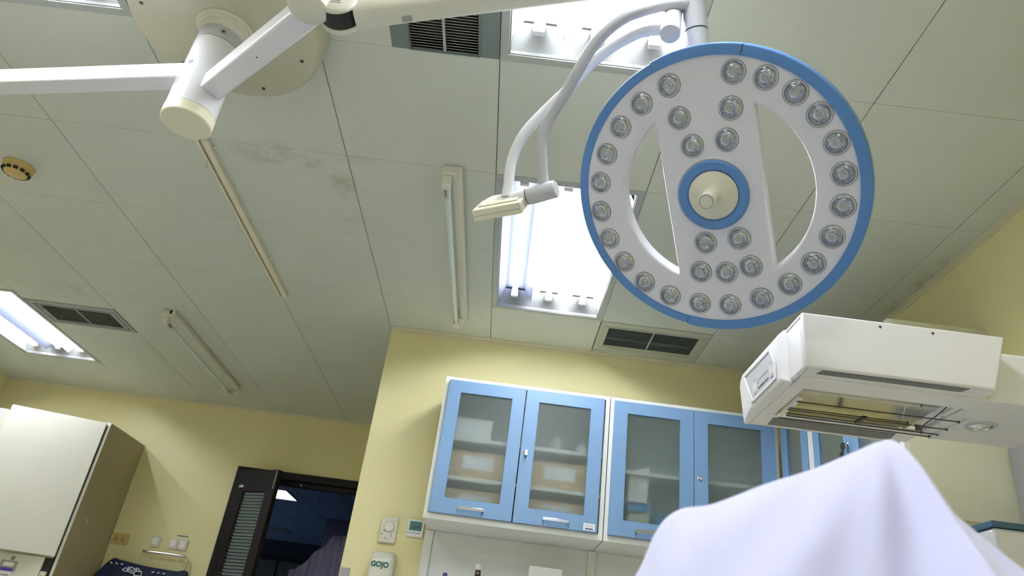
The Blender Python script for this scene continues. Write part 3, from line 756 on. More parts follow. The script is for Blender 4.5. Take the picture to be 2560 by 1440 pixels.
b = B(); b.prism([(.742, 1.790), (.757, 1.795), (.757, 1.945), (.742, 1.950)], (0, 0, zb + .001), X_, Y_, V(0, 0, -.005)); mk('rod_bracket', b, 'arm', t)
for (yy, xe) in ((1.816, 1.176), (1.868, 1.068), (1.882, 1.182), (1.928, 1.182), (1.952, 1.172)):
    b = B(); b.cyl((.748, yy, zb - .006), (xe, yy, zb - .006), .0016, n=10)
    b.lathe((xe - .002, yy, zb - .006), (1, 0, 0), [(.0032, 0), (.0032, .004), (0, .005)], 12); mk('guard_rod', b, 'rod', t)
b = B(); b.box(.944, .958, 1.862, 1.915, zb - .0090, zb - .003); mk('rod_clip', b, 'black', t, bevel=.002)
b = B(); b.lathe((.738, 1.935, zb - .002), (1, -.1, 0), [(.009, 0), (.009, .02), (.007, .024), (0, .024)], 24); mk('lamp_socket', b, 'chrome', t)
b = B(); b.box(1.104, 1.150, ya + .02, yc_ - .03, zb + .012, zb + .07); bt = mk('terminal_box', b, 'arm', t, bevel=.004)
b = B(); b.prism([(0, 0), (.014, 0), (.007, .012)], (1.128, 1.800, zb + .0118), X_, Y_, V(0, 0, -.0006)); mk('warning_triangle', b, 'greyink', bt)
b = B(); b.tube([(1.105, 1.742, zb + .002), (1.108, 1.80, zb - .004), (1.116, 1.88, zb - .005), (1.145, 1.945, zb - .003)], .0015, 8); mk('guard_wire', b, 'rod', t)
# right housing with examination light, then the column
b = B(); b.box(1.152, 1.428, 1.668, 1.985, zb, zt - .010); mk('arm_housing', b, 'white', t, bevel=.006, seg=3)
b = B(); b.prism([(1.130, zb + .004), (1.142, zb + .002), (1.189, zt - .002), (1.130, zt - .002)], (0, yf + .013, 0), X_, Z_, V(0, .20, 0)); mk('hood_end', b, 'white', t, bevel=.003)
for xx in (.880, 1.010):
    b = B(); b.lathe((xx, yf - .0003, zt - .015), (0, -1, 0), [(.0032, 0), (.0032, .001), (0, .0006)], 12); mk('hood_screw', b, 'rod', hood)
b = B(); b.lathe((1.250, 1.840, zb - .0002), (0, 0, -1), [(.040, 0), (.038, .002), (.030, .0015), (.028, .004), (.018, .006), (.016, .0035), (.008, .007), (0, .008)], 40, mats=[0, 0, 0, 1, 1, 1, 1, 1]); mk('lamp_lens', b, ['grey', 'chrome'], t)
b = B(); b.cyl((1.385, 1.715, FL + .1), (1.385, 1.715, zb + .01), .035, n=32); mk('column', b, 'arm', t)
b = B(); b.box(1.15, 1.62, 1.50, 2.00, FL + .002, FL + .1); mk('base', b, 'white', t, bevel=.02)

# ================================================================== WALL CABINETS
def cab_door(u0, u1, z0, z1, o, U, Nn, parent, hinge='l', handle=None, lock=None, swing=0.0, gz0=.706, gz1=1.232, gi=.064, side=None):
    """framed glass door in the plane spanned by U (along) and Z; Nn points out of the cabinet"""
    o = Vector(o); U = Vector(U); Nn = Vector(Nn)
    b = B()
    g0, g1 = (u0 + gi, u1 - gi)
    T = .019
    for (a0, a1, c0, c1) in ((u0, u1, gz1, z1), (u0, u1, z0, gz0), (u0, g0, gz0, gz1), (g1, u1, gz0, gz1)):
        b.prism([(a0, c0), (a1, c0), (a1, c1), (a0, c1)], o, U, Z_, Nn * T)
    dr = mk('door', b, 'cabblue', parent, smooth=False)
    b = B(); b.prism([(g0 - .004, gz0 - .004), (g1 + .004, gz0 - .004), (g1 + .004, gz1 + .004), (g0 - .004, gz1 + .004)], o + Nn * .007, U, Z_, Nn * .004)
    mk('glass_pane', b, 'frosted', dr, smooth=False)
    b = B(); b.frame(g0 - .001, g1 + .001, gz0 - .001, gz1 + .001, .0022, .0022, o + Nn * (T - .004), U, Z_, Nn * .0025); mk('glass_bead', b, 'darkblue', dr)
    if handle is not None:
        uc = handle; hz = z0 + .030
        b = B()
        b.obox(o + U * uc + Z_ * hz + Nn * (T + .022), U * .062, Z_ * .007, Nn * .003)
        for s_ in (-1, 1): b.obox(o + U * (uc + s_ * .059) + Z_ * hz + Nn * (T + .011), U * .004, Z_ * .006, Nn * .011)
        mk('handle', b, 'chrome', dr, bevel=.0015)
    if lock is not None:
        uc, lz = lock
        b = B(); b.lathe(o + U * uc + Z_ * lz + Nn * T, Nn, [(.011, 0), (.011, .003), (.008, .005), (.004, .0035), (0, .0035)], 24); mk('lock', b, 'chrome', dr)
    return dr

CZ0, CZ1, CY0 = .606, 1.316, 3.528   # cabinets: bottom, top, front
def cabinet(x0, x1, label, shelves):
    t = thing('wall_cabinet', label, 'wall cabinet', ((x0 + x1) / 2, YB, CZ0), 'blue and white wall cabinets')
    b = B(); T = .020
    b.box(x0, x0 + T, CY0 + .001, YB - .001, CZ0, CZ1); b.box(x1 - T, x1, CY0 + .001, YB - .001, CZ0, CZ1)
    b.box(x0 + T, x1 - T, CY0 + .001, YB - .001, CZ1 - T, CZ1); b.box(x0 + T, x1 - T, CY0 + .001, YB - .001, CZ0, CZ0 + .027)
    b.box(x0 + T, x1 - T, YB - .008, YB - .001, CZ0 + T, CZ1 - T, 1)
    mk('body', b, ['cabwhite', 'cabgrey'], t, smooth=False)
    for z in shelves:
        s = B(); s.box(x0 + T, x1 - T, CY0 + .035, YB - .008, z - .018, z); mk('shelf', s, 'cabwhite', t)
    return t
DP = CY0 - .0
c1 = cabinet(-.354, .492, 'blue-doored wall cabinet with cartons showing through the glass, leftmost of the row', (.825, 1.020))
o_ = V(0, DP, 0)
d_a = cab_door(-.331, .0600, .634, 1.294, o_, X_, V(0, -1, 0), c1, handle=-.135)
d_b = cab_door(.0660, .462, .634, 1.294, o_, X_, V(0, -1, 0), c1, handle=.266, lock=(.092, .968), gi=.066)
b = B(); b.obox((.094, DP - .032, .962), (.006, 0, -.001), (0, .010, 0), (.0006, 0, .012)); b.lathe((.094, DP - .03, .966), (0, -1, 0), [(.003, -.01), (.003, .004)], 10)
tag(mk('key', b, 'steel'), 'small metal key left in the lock of the leftmost wall cabinet', 'key')
b = B(); b.box(.398, .452, DP - .0199, DP - .0192, .640, .672); b.box(.406, .444, DP - .0201, DP - .0198, .644, .650, 1)
for k in range(3): b.box(.402, .448, DP - .0201, DP - .0198, .655 + k * .005, .6565 + k * .005, 2)
st = mk('sticker', b, ['paper', 'ink', 'greyink'], d_b)
c2 = cabinet(.497, 1.343, 'blue-doored wall cabinet with a white bag inside, middle of the row', (.962,))
cab_door(.514, .9150, .634, 1.294, o_, X_, V(0, -1, 0), c2, handle=.700, gi=.068)
cab_door(.9180, 1.320, .634, 1.294, o_, X_, V(0, -1, 0), c2, lock=(.944, .950), gi=.068)
# cabinet run on the right wall: glass doors face left, cream end panel faces the viewer
t = c3 = thing('wall_cabinet', 'corner wall cabinet with narrow glass doors and a cream end panel', 'wall cabinet', (1.55, YB, CZ0), 'blue and white wall cabinets')
XF = 1.372
b = B(); T = .018
b.box(XF, XR - .001, 2.405, 2.405 + T, CZ0 + .02, 1.345, 1)
b.box(XF, XR - .001, 2.405 + T, YB - .36, CZ1 - T + .005, 1.325); b.box(XF, XR - .001, 2.405 + T, YB - .36, CZ0 + .02, CZ0 + .04)
b.box(XR - .01, XR - .001, 2.405 + T, YB - .36, CZ0 + .04, CZ1 - T)
b.box(XF - .018, XF, 2.405, 2.432, CZ0 + .02, 1.345); b.box(XF - .018, XF + .02, 3.145, 3.195, CZ0 + .02, 1.325)
mk('body', b, ['cabwhite', 'panelcream'], t, smooth=False)
b = B(); b.box(XF + .03, XR - .01, 2.43, 3.50, .944, .962); mk('shelf', b, 'cabwhite', t)
orr = V(XF, 0, 0)
cab_door(3.200, 3.515, .634, 1.294, orr, Y_, V(-1, 0, 0), c3, gi=.075)
dk = cab_door(2.790, 3.140, .634, 1.294, orr, Y_, V(-1, 0, 0), c3, lock=(2.815, .975), gi=.06)
cab_door(2.437, 2.786, .634, 1.294, orr, Y_, V(-1, 0, 0), c3, gi=.06)
t = thing('key_bunch', 'black-headed keys hanging from the lock of the corner cabinet', 'keys', (XF - .03, 2.815, .93))
for k, (dy, dz, tl) in enumerate(((0, 0, .1), (.012, -.035, -.25), (-.004, -.045, .2))):
    b = B(); b.lathe((XF - .040 - .004 * k, 2.815 + dy, .966 + dz), (1, tl, 0), [(.0, -.003), (.014, -.0025), (.016, 0), (.014, .0025), (0, .003)], 20)
    b.obox((XF - .040 - .004 * k, 2.815 + dy + .002, .966 + dz - .026), (.001, 0, 0), (0, .003, 0), (0, .001, .014))
    mk('key', b, 'black', t)
b = B(); b.tube([(XF - .026, 2.815, .975), (XF - .034, 2.83, .965), (XF - .038, 2.82, .945), (XF - .034, 2.808, .955), (XF - .026, 2.815, .975)], .0012, 6); mk('key_ring', b, 'steel', t)

# ---- things in the cabinets
def carton(x0, x1, z0, z1, label, y0=3.60, y1=3.84):
    t = thing('carton', label, 'carton', ((x0 + x1) / 2, y1, z0), 'brown cartons in the wall cabinet')
    b = B(); b.box(x0, x1, y0, y1, z0, z1); mk('box', b, 'carton', t, bevel=.002)
    b = B(); b.box(x0 + (x1 - x0) * .3, x1 - (x1 - x0) * .28, y0 - .001, y0, z0 + (z1 - z0) * .35, z0 + (z1 - z0) * .85); mk('label', b, 'paper', t)
    b = B(); b.box(x0, x1, (y0 + y1) / 2 - .025, (y0 + y1) / 2 + .025, z1, z1 + .0006); mk('tape', b, 'cream', t)
carton(-.325, .045, .826, .962, 'brown carton on the middle shelf behind the left door of the leftmost cabinet')
carton(.085, .455, .826, .962, 'brown carton on the middle shelf behind the right door of the leftmost cabinet')
carton(-.325, .045, .634, .772, 'brown carton at the bottom behind the left door of the leftmost cabinet')
carton(.085, .455, .634, .772, 'brown carton at the bottom behind the right door of the leftmost cabinet')
t = thing('white_box', 'white box on the top shelf of the leftmost wall cabinet', 'box', (-.20, 3.75, 1.021))
b = B(); b.box(-.325, -.09, 3.60, 3.80, 1.021, 1.125); mk('box', b, 'paper', t, bevel=.002)
b = B(); b.box(-.328, -.087, 3.597, 3.803, 1.105, 1.130); mk('lid', b, 'white', t, bevel=.002)
for (x, nm) in ((.25, 'left'), (.385, 'right')):  # two solid white shapes added for bright reflections on the door glass
    t = thing('glint', 'small white jar added for a bright reflection in the leftmost cabinet, %s one of two' % nm, 'glint', (x, 3.68, 1.021), 'white shapes added for reflections on the top shelf')
    b = B(); b.lathe((x, 3.68, 1.021), (0, 0, 1), [(.026, 0), (.028, .004), (.028, .055), (.020, .066)], 28); mk('body', b, 'paper', t)
    b = B(); b.lathe((x, 3.68, 1.087), (0, 0, 1), [(.021, 0), (.021, .018), (.019, .020)], 28); mk('lid', b, 'white', t)
t = thing('bag', 'white bag with a bright blue band inside the middle wall cabinet', 'bag', (.66, 3.66, .634))
def bag_b(z0, z1, w0, w1):
    b = B(); n = 10; vs = []
    for i in range(n + 1):
        q = i / n; z = z0 + (z1 - z0) * q; hw = w0 + (w1 - w0) * q
        for (sx, sy) in ((-1, -.35), (-.9, -1), (.9, -1), (1, -.35), (1, .35), (.9, 1), (-.9, 1), (-1, .35)):
            vs.append(V(.655 + .02 * q + sx * hw, 3.615 + sy * .035 * (1 - .6 * q), z + (.02 * sx * q if i == n else 0)))
    fs = [(i * 8 + k, i * 8 + (k + 1) % 8, (i + 1) * 8 + (k + 1) % 8, (i + 1) * 8 + k) for i in range(n) for k in range(8)]
    fs += [tuple(reversed(range(8))), tuple(n * 8 + k for k in range(8))]
    b.add(vs, fs); return b
mk('upper_bag', bag_b(.815, .985, .055, .050), 'paper', t)
mk('blue_band', bag_b(.775, .8145, .0565, .0555), 'cyanblue', t)
mk('lower_bag', bag_b(.634, .7745, .058, .0565), 'ivory', t)
b = B(); b.box(.755, .86, 3.66, 3.84, .634, .79); tag(mk('blue_box', b, 'cyanblue', bevel=.002), 'blue box standing behind the white bag in the middle cabinet', 'box')

# ---- back board below the cabinets, shelf with bottle and notes
b = B()
b.box(-.362, 1.34, YB - .012, YB - .001, -.05, CZ0 - .001)
t = thing('back_board', 'grey laminate board with pale stiles on the wall below the cabinets', 'wall panel', (.5, YB, -.05))
mk('board', b, 'board', t, smooth=False)
for (p, q) in ((-.362, -.318), (.470, .508), (1.30, 1.34)):
    b = B(); b.box(p, q, YB - .030, YB - .012, -.05, CZ0 - .002); mk('stile', b, 'cabwhite', t, bevel=.002)
b = B(); b.box(-.362, 1.34, 3.63, YB - .031, .175, .195); tag(mk('counter_shelf', b, 'cabwhite'), 'pale shelf under the wall cabinets', 'shelf')
t = thing('bottle', 'dark brown bottle with a white cap on the shelf below the cabinets', 'bottle', (-.066, 3.745, .195))
b = B(); b.lathe((-.066, 3.745, .195), (0, 0, 1), [(.036, 0), (.038, .005), (.038, .14), (.034, .170), (.024, .195), (.014, .215), (.0135, .238)], 32); mk('body', b, 'brownglass', t)
b = B(); b.lathe((-.066, 3.745, .432), (0, 0, 1), [(.017, 0), (.017, .024), (.0155, .027), (0, .027)], 24); mk('cap', b, 'white', t)
t = thing('paper_box', 'white paper box on the shelf below the leftmost cabinet', 'box', (.257, 3.76, .195))
b = B(); b.box(.178, .338, 3.74, 3.80, .1955, .484); mk('box', b, 'paper', t, bevel=.001)
t = thing('marker_pen', 'violet marker pen tip beside the brown bottle', 'pen', (-.222, 3.74, .195))
b = B(); b.cyl((-.222, 3.74, .1955), (-.222, 3.74, .35), .010, n=20); mk('barrel', b, 'white', t)
b = B(); b.lathe((-.222, 3.74, .35), (0, 0, 1), [(.011, 0), (.011, .045), (.009, .050), (0, .052)], 20); mk('cap', b, 'violet', t)

# ---- on the yellow wall left of the cabinets
t = thing('thermostat', 'cream thermostat with a round dial on the yellow wall', 'thermostat', (-.547, YB, .514))
b = B(); b.box(-.590, -.506, YB - .026, YB - .001, .516, .643); mk('case', b, 'ivory', t, bevel=.006, seg=3)
b = B(); b.lathe((-.546, YB - .026, .594), (0, -1, 0), [(.0275, 0), (.0275, .001)], 40); mk('dial_gap', b, 'greyink', t)
b = B(); b.lathe((-.546, YB - .0262, .594), (0, -1, 0), [(.0258, 0), (.0258, .007), (.023, .010), (0, .0105)], 40); mk('dial', b, 'ivory', t)
b = B(); b.box(-.580, -.574, YB - .0275, YB - .0258, .550, .560); b.box(-.530, -.526, YB - .0275, YB - .0258, .545, .566); b.box(-.560, -.550, YB - .0275, YB - .0258, .538, .541); b.box(-.584, -.535, YB - .0268, YB - .0258, .534, .5355)
for s_ in (-1, 1): b.box(-.546 + s_ * .026 - .008, -.546 + s_ * .026 + .008, YB - .0268, YB - .0258, .5705, .572)
mk('switches', b, 'greyink', t)
b = B(); b.box(-.527, -.512, YB - .0266, YB - .0259, .6255, .6268); mk('print', b, 'greyink', t)
t = thing('thermostat', 'small thermostat with a green screen beside the wall cabinet', 'thermostat', (-.415, YB, .563))
b = B(); b.box(-.455, -.372, YB - .020, YB - .001, .562, .646); mk('case', b, 'paper', t, bevel=.003)
b = B(); b.box(-.446, -.382, YB - .0207, YB - .0200, .592, .638); sc_ = mk('screen', b, 'lcd', t)
b = text_b('22.4', .020, bold=.0004); xf(b, (-.412, YB - .0209, .610), X_, Z_, V(0, -1, 0)); mk('digits', b, 'ink', sc_)
b = B(); b.box(-.455, -.390, YB - .0206, YB - .0198, .5795, .5825); mk('slot', b, 'greyink', t)
b = B(); b.lathe((-.391, YB - .0195, .581), (0, -1, 0), [(.003, 0), (.003, .0018), (0, .0018)], 14); mk('knob', b, 'dark', t)
t = thing('soap_dispenser', 'cream wall soap dispenser printed GOJO', 'soap dispenser', (-.54, YB, .20))
b = B()
prof = [(-.066, 0), (.066, 0)]
n = 14; vs = []
for i in range(n + 1):
    q = i / n; z = .215 + q * .257; bul = .104 * (1 - max(0, (q - .72) / .28) ** 3 * .45)
    hw = .062 - .014 * max(0, (q - .80) / .20) ** 2.5; z = z if q < 1 else z - .003
    for (sx, d_) in ((-1, 0), (-1, .55), (-.93, .85), (-.72, .97), (0, 1), (.72, .97), (.93, .85), (1, .55), (1, 0)):
        vs.append(V(-.541 + sx * hw, YB - .001 - d_ * bul, z))
fs = [(i * 9 + k, i * 9 + k + 1, (i + 1) * 9 + k + 1, (i + 1) * 9 + k) for i in range(n) for k in range(8)]
fs += [tuple(reversed(range(9))), tuple(n * 9 + k for k in range(9))]
b.add(vs, fs); mk('shell', b, 'ivory', t)
b = text_b('GOJO', .034, bold=.0012); xf(b, (-.545, YB - .1065, .402), V(.98, 0, 0), Z_, V(0, -1, 0)); mk('lettering', b, 'greenink', t)
b = B(); b.box(-.745, -.700, YB - .012, YB - .001, -.2, .377); tag(mk('corner_guard', b, 'steelgrey', bevel=.003), 'grey corner guard at the end of the yellow wall beside the doorway', 'corner guard')

# ================================================================== FAR WALL
# doorway
DI0, DI1, DIZ = -2.060, -0.96, 1.165
b = B()
b.box(DX0, DI0, YF - .020, YF + .10, FL, DIZ + .057); b.box(DI1, DX1, YF - .020, YF + .10, FL, DIZ + .057); b.box(DI0, DI1, YF - .020, YF + .10, DIZ, DIZ + .057)
b.box(DI0, DI0 + .022, YF + .03, YF + .10, FL, DIZ); b.box(DI0, DI1, YF + .03, YF + .10, DIZ - .035, DIZ)
struct('door_1', b, 'wood', bevel=.004)
t = thing('door_leaf', 'narrow dark wooden door leaf with a glazed louvred blind, standing ajar', 'door', (-2.055, YF - .03, FL + .01))
Hh = V(-2.055, YF - .028, 0); dl = V(.362, -.195, 0).normalized(); dn = V(dl.y, -dl.x, 0); dn = dn if dn.y < 0 else -dn
LW, LZ0, LZ1 = .405, FL + .01, 1.182
def lp(a, z, n0): return Hh + dl * a + dn * n0 + Z_ * z
b = B()
gz1_, gz0_ = 1.015, -.3
for (a0, a1, c0, c1) in ((0, LW, gz1_, LZ1), (0, LW, LZ0, gz0_), (0, .085, gz0_, gz1_), (LW - .085, LW, gz0_, gz1_)):
    b.prism([(a0, c0), (a1, c0), (a1, c1), (a0, c1)], Hh, dl, Z_, dn * .042)
lf = mk('leaf', b, 'wood', t, smooth=False)
b = B(); b.prism([(.085, gz0_), (LW - .085, gz0_), (LW - .085, gz1_), (.085, gz1_)], Hh + dn * .030, dl, Z_, dn * .003)
mk('glass', b, 'clear', lf, smooth=False)
b = B(); z = gz0_ + .01
while z < gz1_ - .01:
    b.obox(Hh + dl * LW / 2 + dn * .018 + Z_ * z, dl * (LW / 2 - .088), dn * .008 + Z_ * .0065, (dn * -.0065 + Z_ * .008) * .06); z += .0235
mk('blind', b, 'blind', lf, smooth=False)
b = B(); b.prism([(.09, gz0_), (LW - .09, gz0_), (LW - .09, gz1_), (.09, gz1_)], Hh + dn * .004, dl, Z_, dn * .002); mk('back_glass', b, 'halldark', lf, smooth=False)
b = B(); rnd = random.Random(5)
for k in range(8): b.obox(Hh + dl * (LW - .018) + dn * .0425 + Z_ * (1.165 - k * .017), dl * (.004 + .003 * rnd.random()), Z_ * .0045, dn * .0004)
mk('sticker_marks', b, 'greyink' if False else 'blind', lf)
b = B(); b.obox(Hh + dl * .055 + dn * .0425 + Z_ * 1.055, dl * .022, Z_ * .009, dn * .0006); mk('number_plate', b, 'blind', lf)
b = B()
for k in range(5): b.obox(V(-2.052, YF - .0212, 1.02 - k * .026), X_ * .004, Z_ * .007, V(0, .0008, 0))
tag(mk('frame_marks', b, 'blind'), 'small pale marks stuck on the left jamb of the dark door frame', 'sticker')
b = B(); b.lathe((-1.60, YF + .026, 1.148), (0, 0, -1), [(.006, 0), (.006, .014), (0, .016)], 12); tag(mk('door_stop', b, 'steel'), 'small metal catch under the head of the dark door frame', 'door catch')

# room beyond
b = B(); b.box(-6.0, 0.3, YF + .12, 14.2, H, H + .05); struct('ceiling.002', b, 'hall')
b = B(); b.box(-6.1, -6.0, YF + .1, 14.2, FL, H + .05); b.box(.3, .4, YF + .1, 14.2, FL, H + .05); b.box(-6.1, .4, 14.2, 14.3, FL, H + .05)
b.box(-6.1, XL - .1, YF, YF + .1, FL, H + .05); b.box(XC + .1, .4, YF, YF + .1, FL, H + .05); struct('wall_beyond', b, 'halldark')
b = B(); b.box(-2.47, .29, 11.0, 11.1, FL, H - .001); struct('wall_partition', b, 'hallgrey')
b = B(); b.box(-3.1, -2.0, 9.3, 9.6, FL, .95); tag(mk('low_cabinet', b, 'halldark'), 'dark low cupboard deep in the room beyond the doorway', 'cabinet')
for xx in (-3.12, -2.535, -1.95, -1.365):
    b = B(); b.box(xx - .004, xx + .004, YF + .12, 14.1, H - .0015, H - .0002); struct('trim_%d' % (20 + int(-xx * 10)), b, 'seam')
def hall_light(x, y, w_, l_, label, m):
    t = thing('ceiling_panel_light', label, 'ceiling light', (x, y, H - .01))
    b = B(); b.box(x, x + w_, y, y + l_, H - .012, H - .001); mk('panel', b, m, t)
    b = B(); b.frame(x - .02, x + w_ + .02, y - .02, y + l_ + .02, .02, .02, (0, 0, H - .014), X_, Y_, V(0, 0, .013)); mk('frame', b, 'frame_al', t)
hall_light(-3.26, 9.25, .6, .6, 'lit square ceiling panel seen through the doorway', 'hallpanel')
M['hallpanel2'] = mat('dim_panel', (.25, .27, .3), 0.4)
hall_light(-4.1, 12.5, .6, .6, 'unlit ceiling panel deep in the room beyond the doorway', 'hallpanel2')
sprinkler(-2.312, 9.513, 'dark sprinkler head on the ceiling beyond the doorway')
b = B()
for k in range(3): b.box(-2.80 + k * .27, -2.56 + k * .27, 9.28, 9.299, .60, .88)
tag(mk('notice_board', b, 'hallpanel2'), 'pale grey panels on the dark cupboard beyond the doorway', 'notice board')
# lavender curtain hanging beyond the door
b = B(); n = 60; vs = []
for j in range(12):
    z = FL + .3 + (.93 + .0 - (FL + .3)) * j / 11
    for i in range(n + 1):
        x = -1.78 + .85 * i / n
        zz = z if j < 11 else .60 + min(.42, max(0, (x + 1.70)) * 2.2) * .5 + .03 * math.sin(i * .9)
        vs.append(V(x, 6.9 + .03 * math.sin(i * .75 + j * .08), min(z, .60 + min(.35, max(0, x + 1.72) * 1.2))))
fs = [(j * (n + 1) + i, j * (n + 1) + i + 1, (j + 1) * (n + 1) + i + 1, (j + 1) * (n + 1) + i) for j in range(11) for i in range(n)]
b.add(vs, fs); cu = mk('curtain', b, 'lavender'); md = cu.modifiers.new('solid', 'SOLIDIFY'); md.thickness = .004
tag(cu, 'lavender cloth hanging in the dark room beyond the doorway', 'curtain')

# ---- tall locker
t = thing('locker', 'tall white metal locker cabinet against the far wall', 'cabinet', (-3.3, YF, FL))
LX0, LX1, LY, LZ = -3.72, -2.919, 5.317, 1.288
b = B(); b.box(LX0, LX1, LY, YF - .001, FL + .002, LZ, 0)
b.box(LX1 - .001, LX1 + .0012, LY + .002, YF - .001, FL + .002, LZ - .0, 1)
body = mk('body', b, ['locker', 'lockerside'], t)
b = B(); b.box(LX1 - .035, LX1 - .020, LY - .002, LY, .06, 1.262); mk('door_gap', b, 'dark', t)
# upper door, hinged at the right and standing slightly open
hp = V(-2.945, LY - .004, 0); dd = V(-.600, -.190, 0).normalized(); nn = V(-dd.y, dd.x, 0); nn = nn if nn.y < 0 else -nn
b = B(); b.prism([(0, .343), (.628, .343), (.628, 1.280), (0, 1.280)], hp, dd, Z_, nn * .020); mk('upper_door', b, 'locker', t, bevel=.002)
# lower door with lock and recessed pull
b = B(); b.box(LX0 + .01, -3.000, LY - .022, LY - .001, -.30, .333); ld = mk('lower_door', b, 'locker', t, bevel=.002)
b = B(); b.lathe((-3.205, LY - .0222, .303), (0, -1, 0), [(.013, 0), (.013, .002), (.009, .003), (.004, .001), (0, .001)], 24, mats=[0, 0, 1, 0, 0]); mk('lock', b, ['rod', 'steel'], ld)
b = B(); b.box(-3.275, -3.160, LY - .025, LY - .022, .218, .286); mk('pull_plate', b, 'steelgrey', ld, bevel=.002)
b = B(); b.prism(arc(.013, 90, 270, 8, -3.240, .262) + arc(.013, -90, 90, 8, -3.192, .262), (0, LY - .0251, 0), X_, Z_, V(0, -.001, 0)); mk('pull_recess', b, 'paper', ld)
b = B(); b.box(-3.262, -3.172, LY - .030, LY - .0262, .140, .238); tg = mk('hang_tag', b, 'paper', ld)
b = B(); b.box(-3.262, -3.172, LY - .0305, LY - .030, .218, .238); mk('tag_band', b, 'violet', tg)
b = B()
for k in range(6): b.box(-3.235 + k * .008, -3.231 + k * .008 + .002 * (k % 2), LY - .0305, LY - .030, .190, .199)
mk('tag_print', b, 'ink', tg)
b = B(); b.box(-2.998, -2.945, LY - .012, LY, .16, .332); mk('latch_gap', b, 'dark', t)
b = B(); b.box(-2.992, -2.952, LY - .026, LY - .010, .10, .245); lt = mk('latch', b, 'panelcream', t, bevel=.003)
b = B(); b.box(-2.980, -2.974, LY - .027, LY - .026, .20, .22); mk('keyhole', b, 'dark', lt)
b = B(); b.tube([(LX1 + .002, 5.46, .625), (LX1 + .018, 5.46, .612), (LX1 + .020, 5.46, .596), (LX1 + .008, 5.46, .588)], .003, 8); b.obox((LX1 + .003, 5.46, .625), (.002, 0, 0), (0, .010, 0), (0, 0, .022)); mk('hook', b, 'steel', t)
# white cupboard further left behind the open door
b = B(); b.box(-4.22, -3.730, 5.36, YF - .001, FL + .002, 1.305); tag(mk('cupboard', b, 'arm'), 'pale lavender-white cupboard at the left edge beside the locker', 'cabinet')

# ---- sockets and switches
def wallplate(x0, x1, z0, z1, m='ivory', d=.012): b = B(); b.box(x0, x1, YF - d, YF - .001, z0, z1); return b
t = thing('wall_socket', 'yellowed double wall socket beside the locker', 'socket', (-2.84, YF, .52))
mk('plate', wallplate(-2.905, -2.782, .528, .606), 'yellowed', t, bevel=.004)
b = B()
for xx in (-2.875, -2.825):
    for (dx, dz, w_, h_) in ((0, .010, .007, .0025), (-.006, -.006, .0022, .006), (.006, -.006, .0022, .006)): b.box(xx + dx - w_, xx + dx + w_, YF - .0132, YF - .0119, .565 + dz - h_, .565 + dz + h_)
mk('slots', b, 'dark', t)
for (xa, xb, za, zb_, lab) in ((-2.612, -2.540, .545, .622, 'white light switch alone on the wall between the socket and the hook rail'),
                              (-2.472, -2.404, .545, .622, 'white light switch above the hook rail, left one of the pair'),
                              (-2.400, -2.332, .545, .622, 'white light switch above the hook rail, right one of the pair')):
    t = thing('light_switch', lab, 'light switch', ((xa + xb) / 2, YF, za), 'white light switches')
    mk('plate', wallplate(xa, xb, za, zb_), 'ivory', t, bevel=.003)
    b = B(); b.box(xa + .014, xb - .014, YF - .017, YF - .012, za + .014, zb_ - .014); mk('rocker', b, 'paper', t, bevel=.002)
b = B(); b.box(-2.435, -2.345, YF - .0015, YF - .001, .636, .655)
rnd = random.Random(9)
st = tag(mk('wall_sticker', b, 'ivory'), 'narrow printed strip on the wall above the pair of switches', 'sticker')
b = B()
for k in range(11): b.box(-2.430 + k * .0078, -2.430 + k * .0078 + .0045 + .002 * rnd.random(), YF - .0022, YF - .0015, .641, .650)
mk('print', b, 'ink', st)
# ---- hook rail and bag
t = thing('hook_rail', 'chrome rail with small hooks on the far wall beside the door', 'hook rail', (-2.46, YF, .45))
b = B(); b.tube([(-2.625, YF - .002, .503), (-2.625, YF - .03, .503), (-2.60, YF - .04, .503), (-2.35, YF - .04, .503), (-2.305, YF - .04, .498), (-2.290, YF - .04, .47), (-2.288, YF - .04, .40)], .009, 14); mk('rail', b, 'chrome', t)
for k in range(5):
    xx = -2.63 + k * .075
    b = B(); b.tube([(xx, YF - .04, .496), (xx, YF - .042, .470), (xx + .004, YF - .052, .458), (xx + .010, YF - .056, .466)], .0025, 8, sub=3); mk('hook', b, 'steel', t)
t = thing('bag', 'navy blue bag with white printed marks hanging below the hook rail', 'bag', (-2.55, YF - .1, -.1))
b = B(); n = 48; K = 16; vs = []
top = [(-2.97, .30), (-2.93, .36), (-2.885, .43), (-2.85, .455), (-2.80, .445), (-2.60, .425), (-2.45, .420), (-2.34, .418), (-2.29, .432), (-2.255, .425), (-2.24, .38), (-2.245, .30)]
def topz(x):
    for (a, za), (c, zc) in zip(top, top[1:]):
        if a <= x <= c: return za + (zc - za) * (x - a) / (c - a)
    return .3
for i in range(n + 1):
    x0_ = -2.965 + .72 * i / n; zt_ = topz(x0_) - .03; x = -2.895 + .685 * i / n
    for k in range(K):
        a = 2 * math.pi * k / K
        d_ = .055 * math.sin(a) * (1 - abs(i / n - .5) * 1.2); zz = zt_ - .30 + .30 * math.copysign(abs(math.cos(a)) ** .45, math.cos(a))
        if math.cos(a) < 0: zz = zt_ - .30 - .10 * abs(math.cos(a)) ** .5
        vs.append(V(x, YF - .115 + d_ * 1.0 + .004 * math.sin(x * 60), zz))
fs = [(i * K + k, i * K + (k + 1) % K, (i + 1) * K + (k + 1) % K, (i + 1) * K + k) for i in range(n) for k in range(K)]
fs += [tuple(reversed(range(K))), tuple(n * K + k for k in range(K))]
b.add(vs, fs); bagm = mk('body', b, 'navy', t)
b = B()
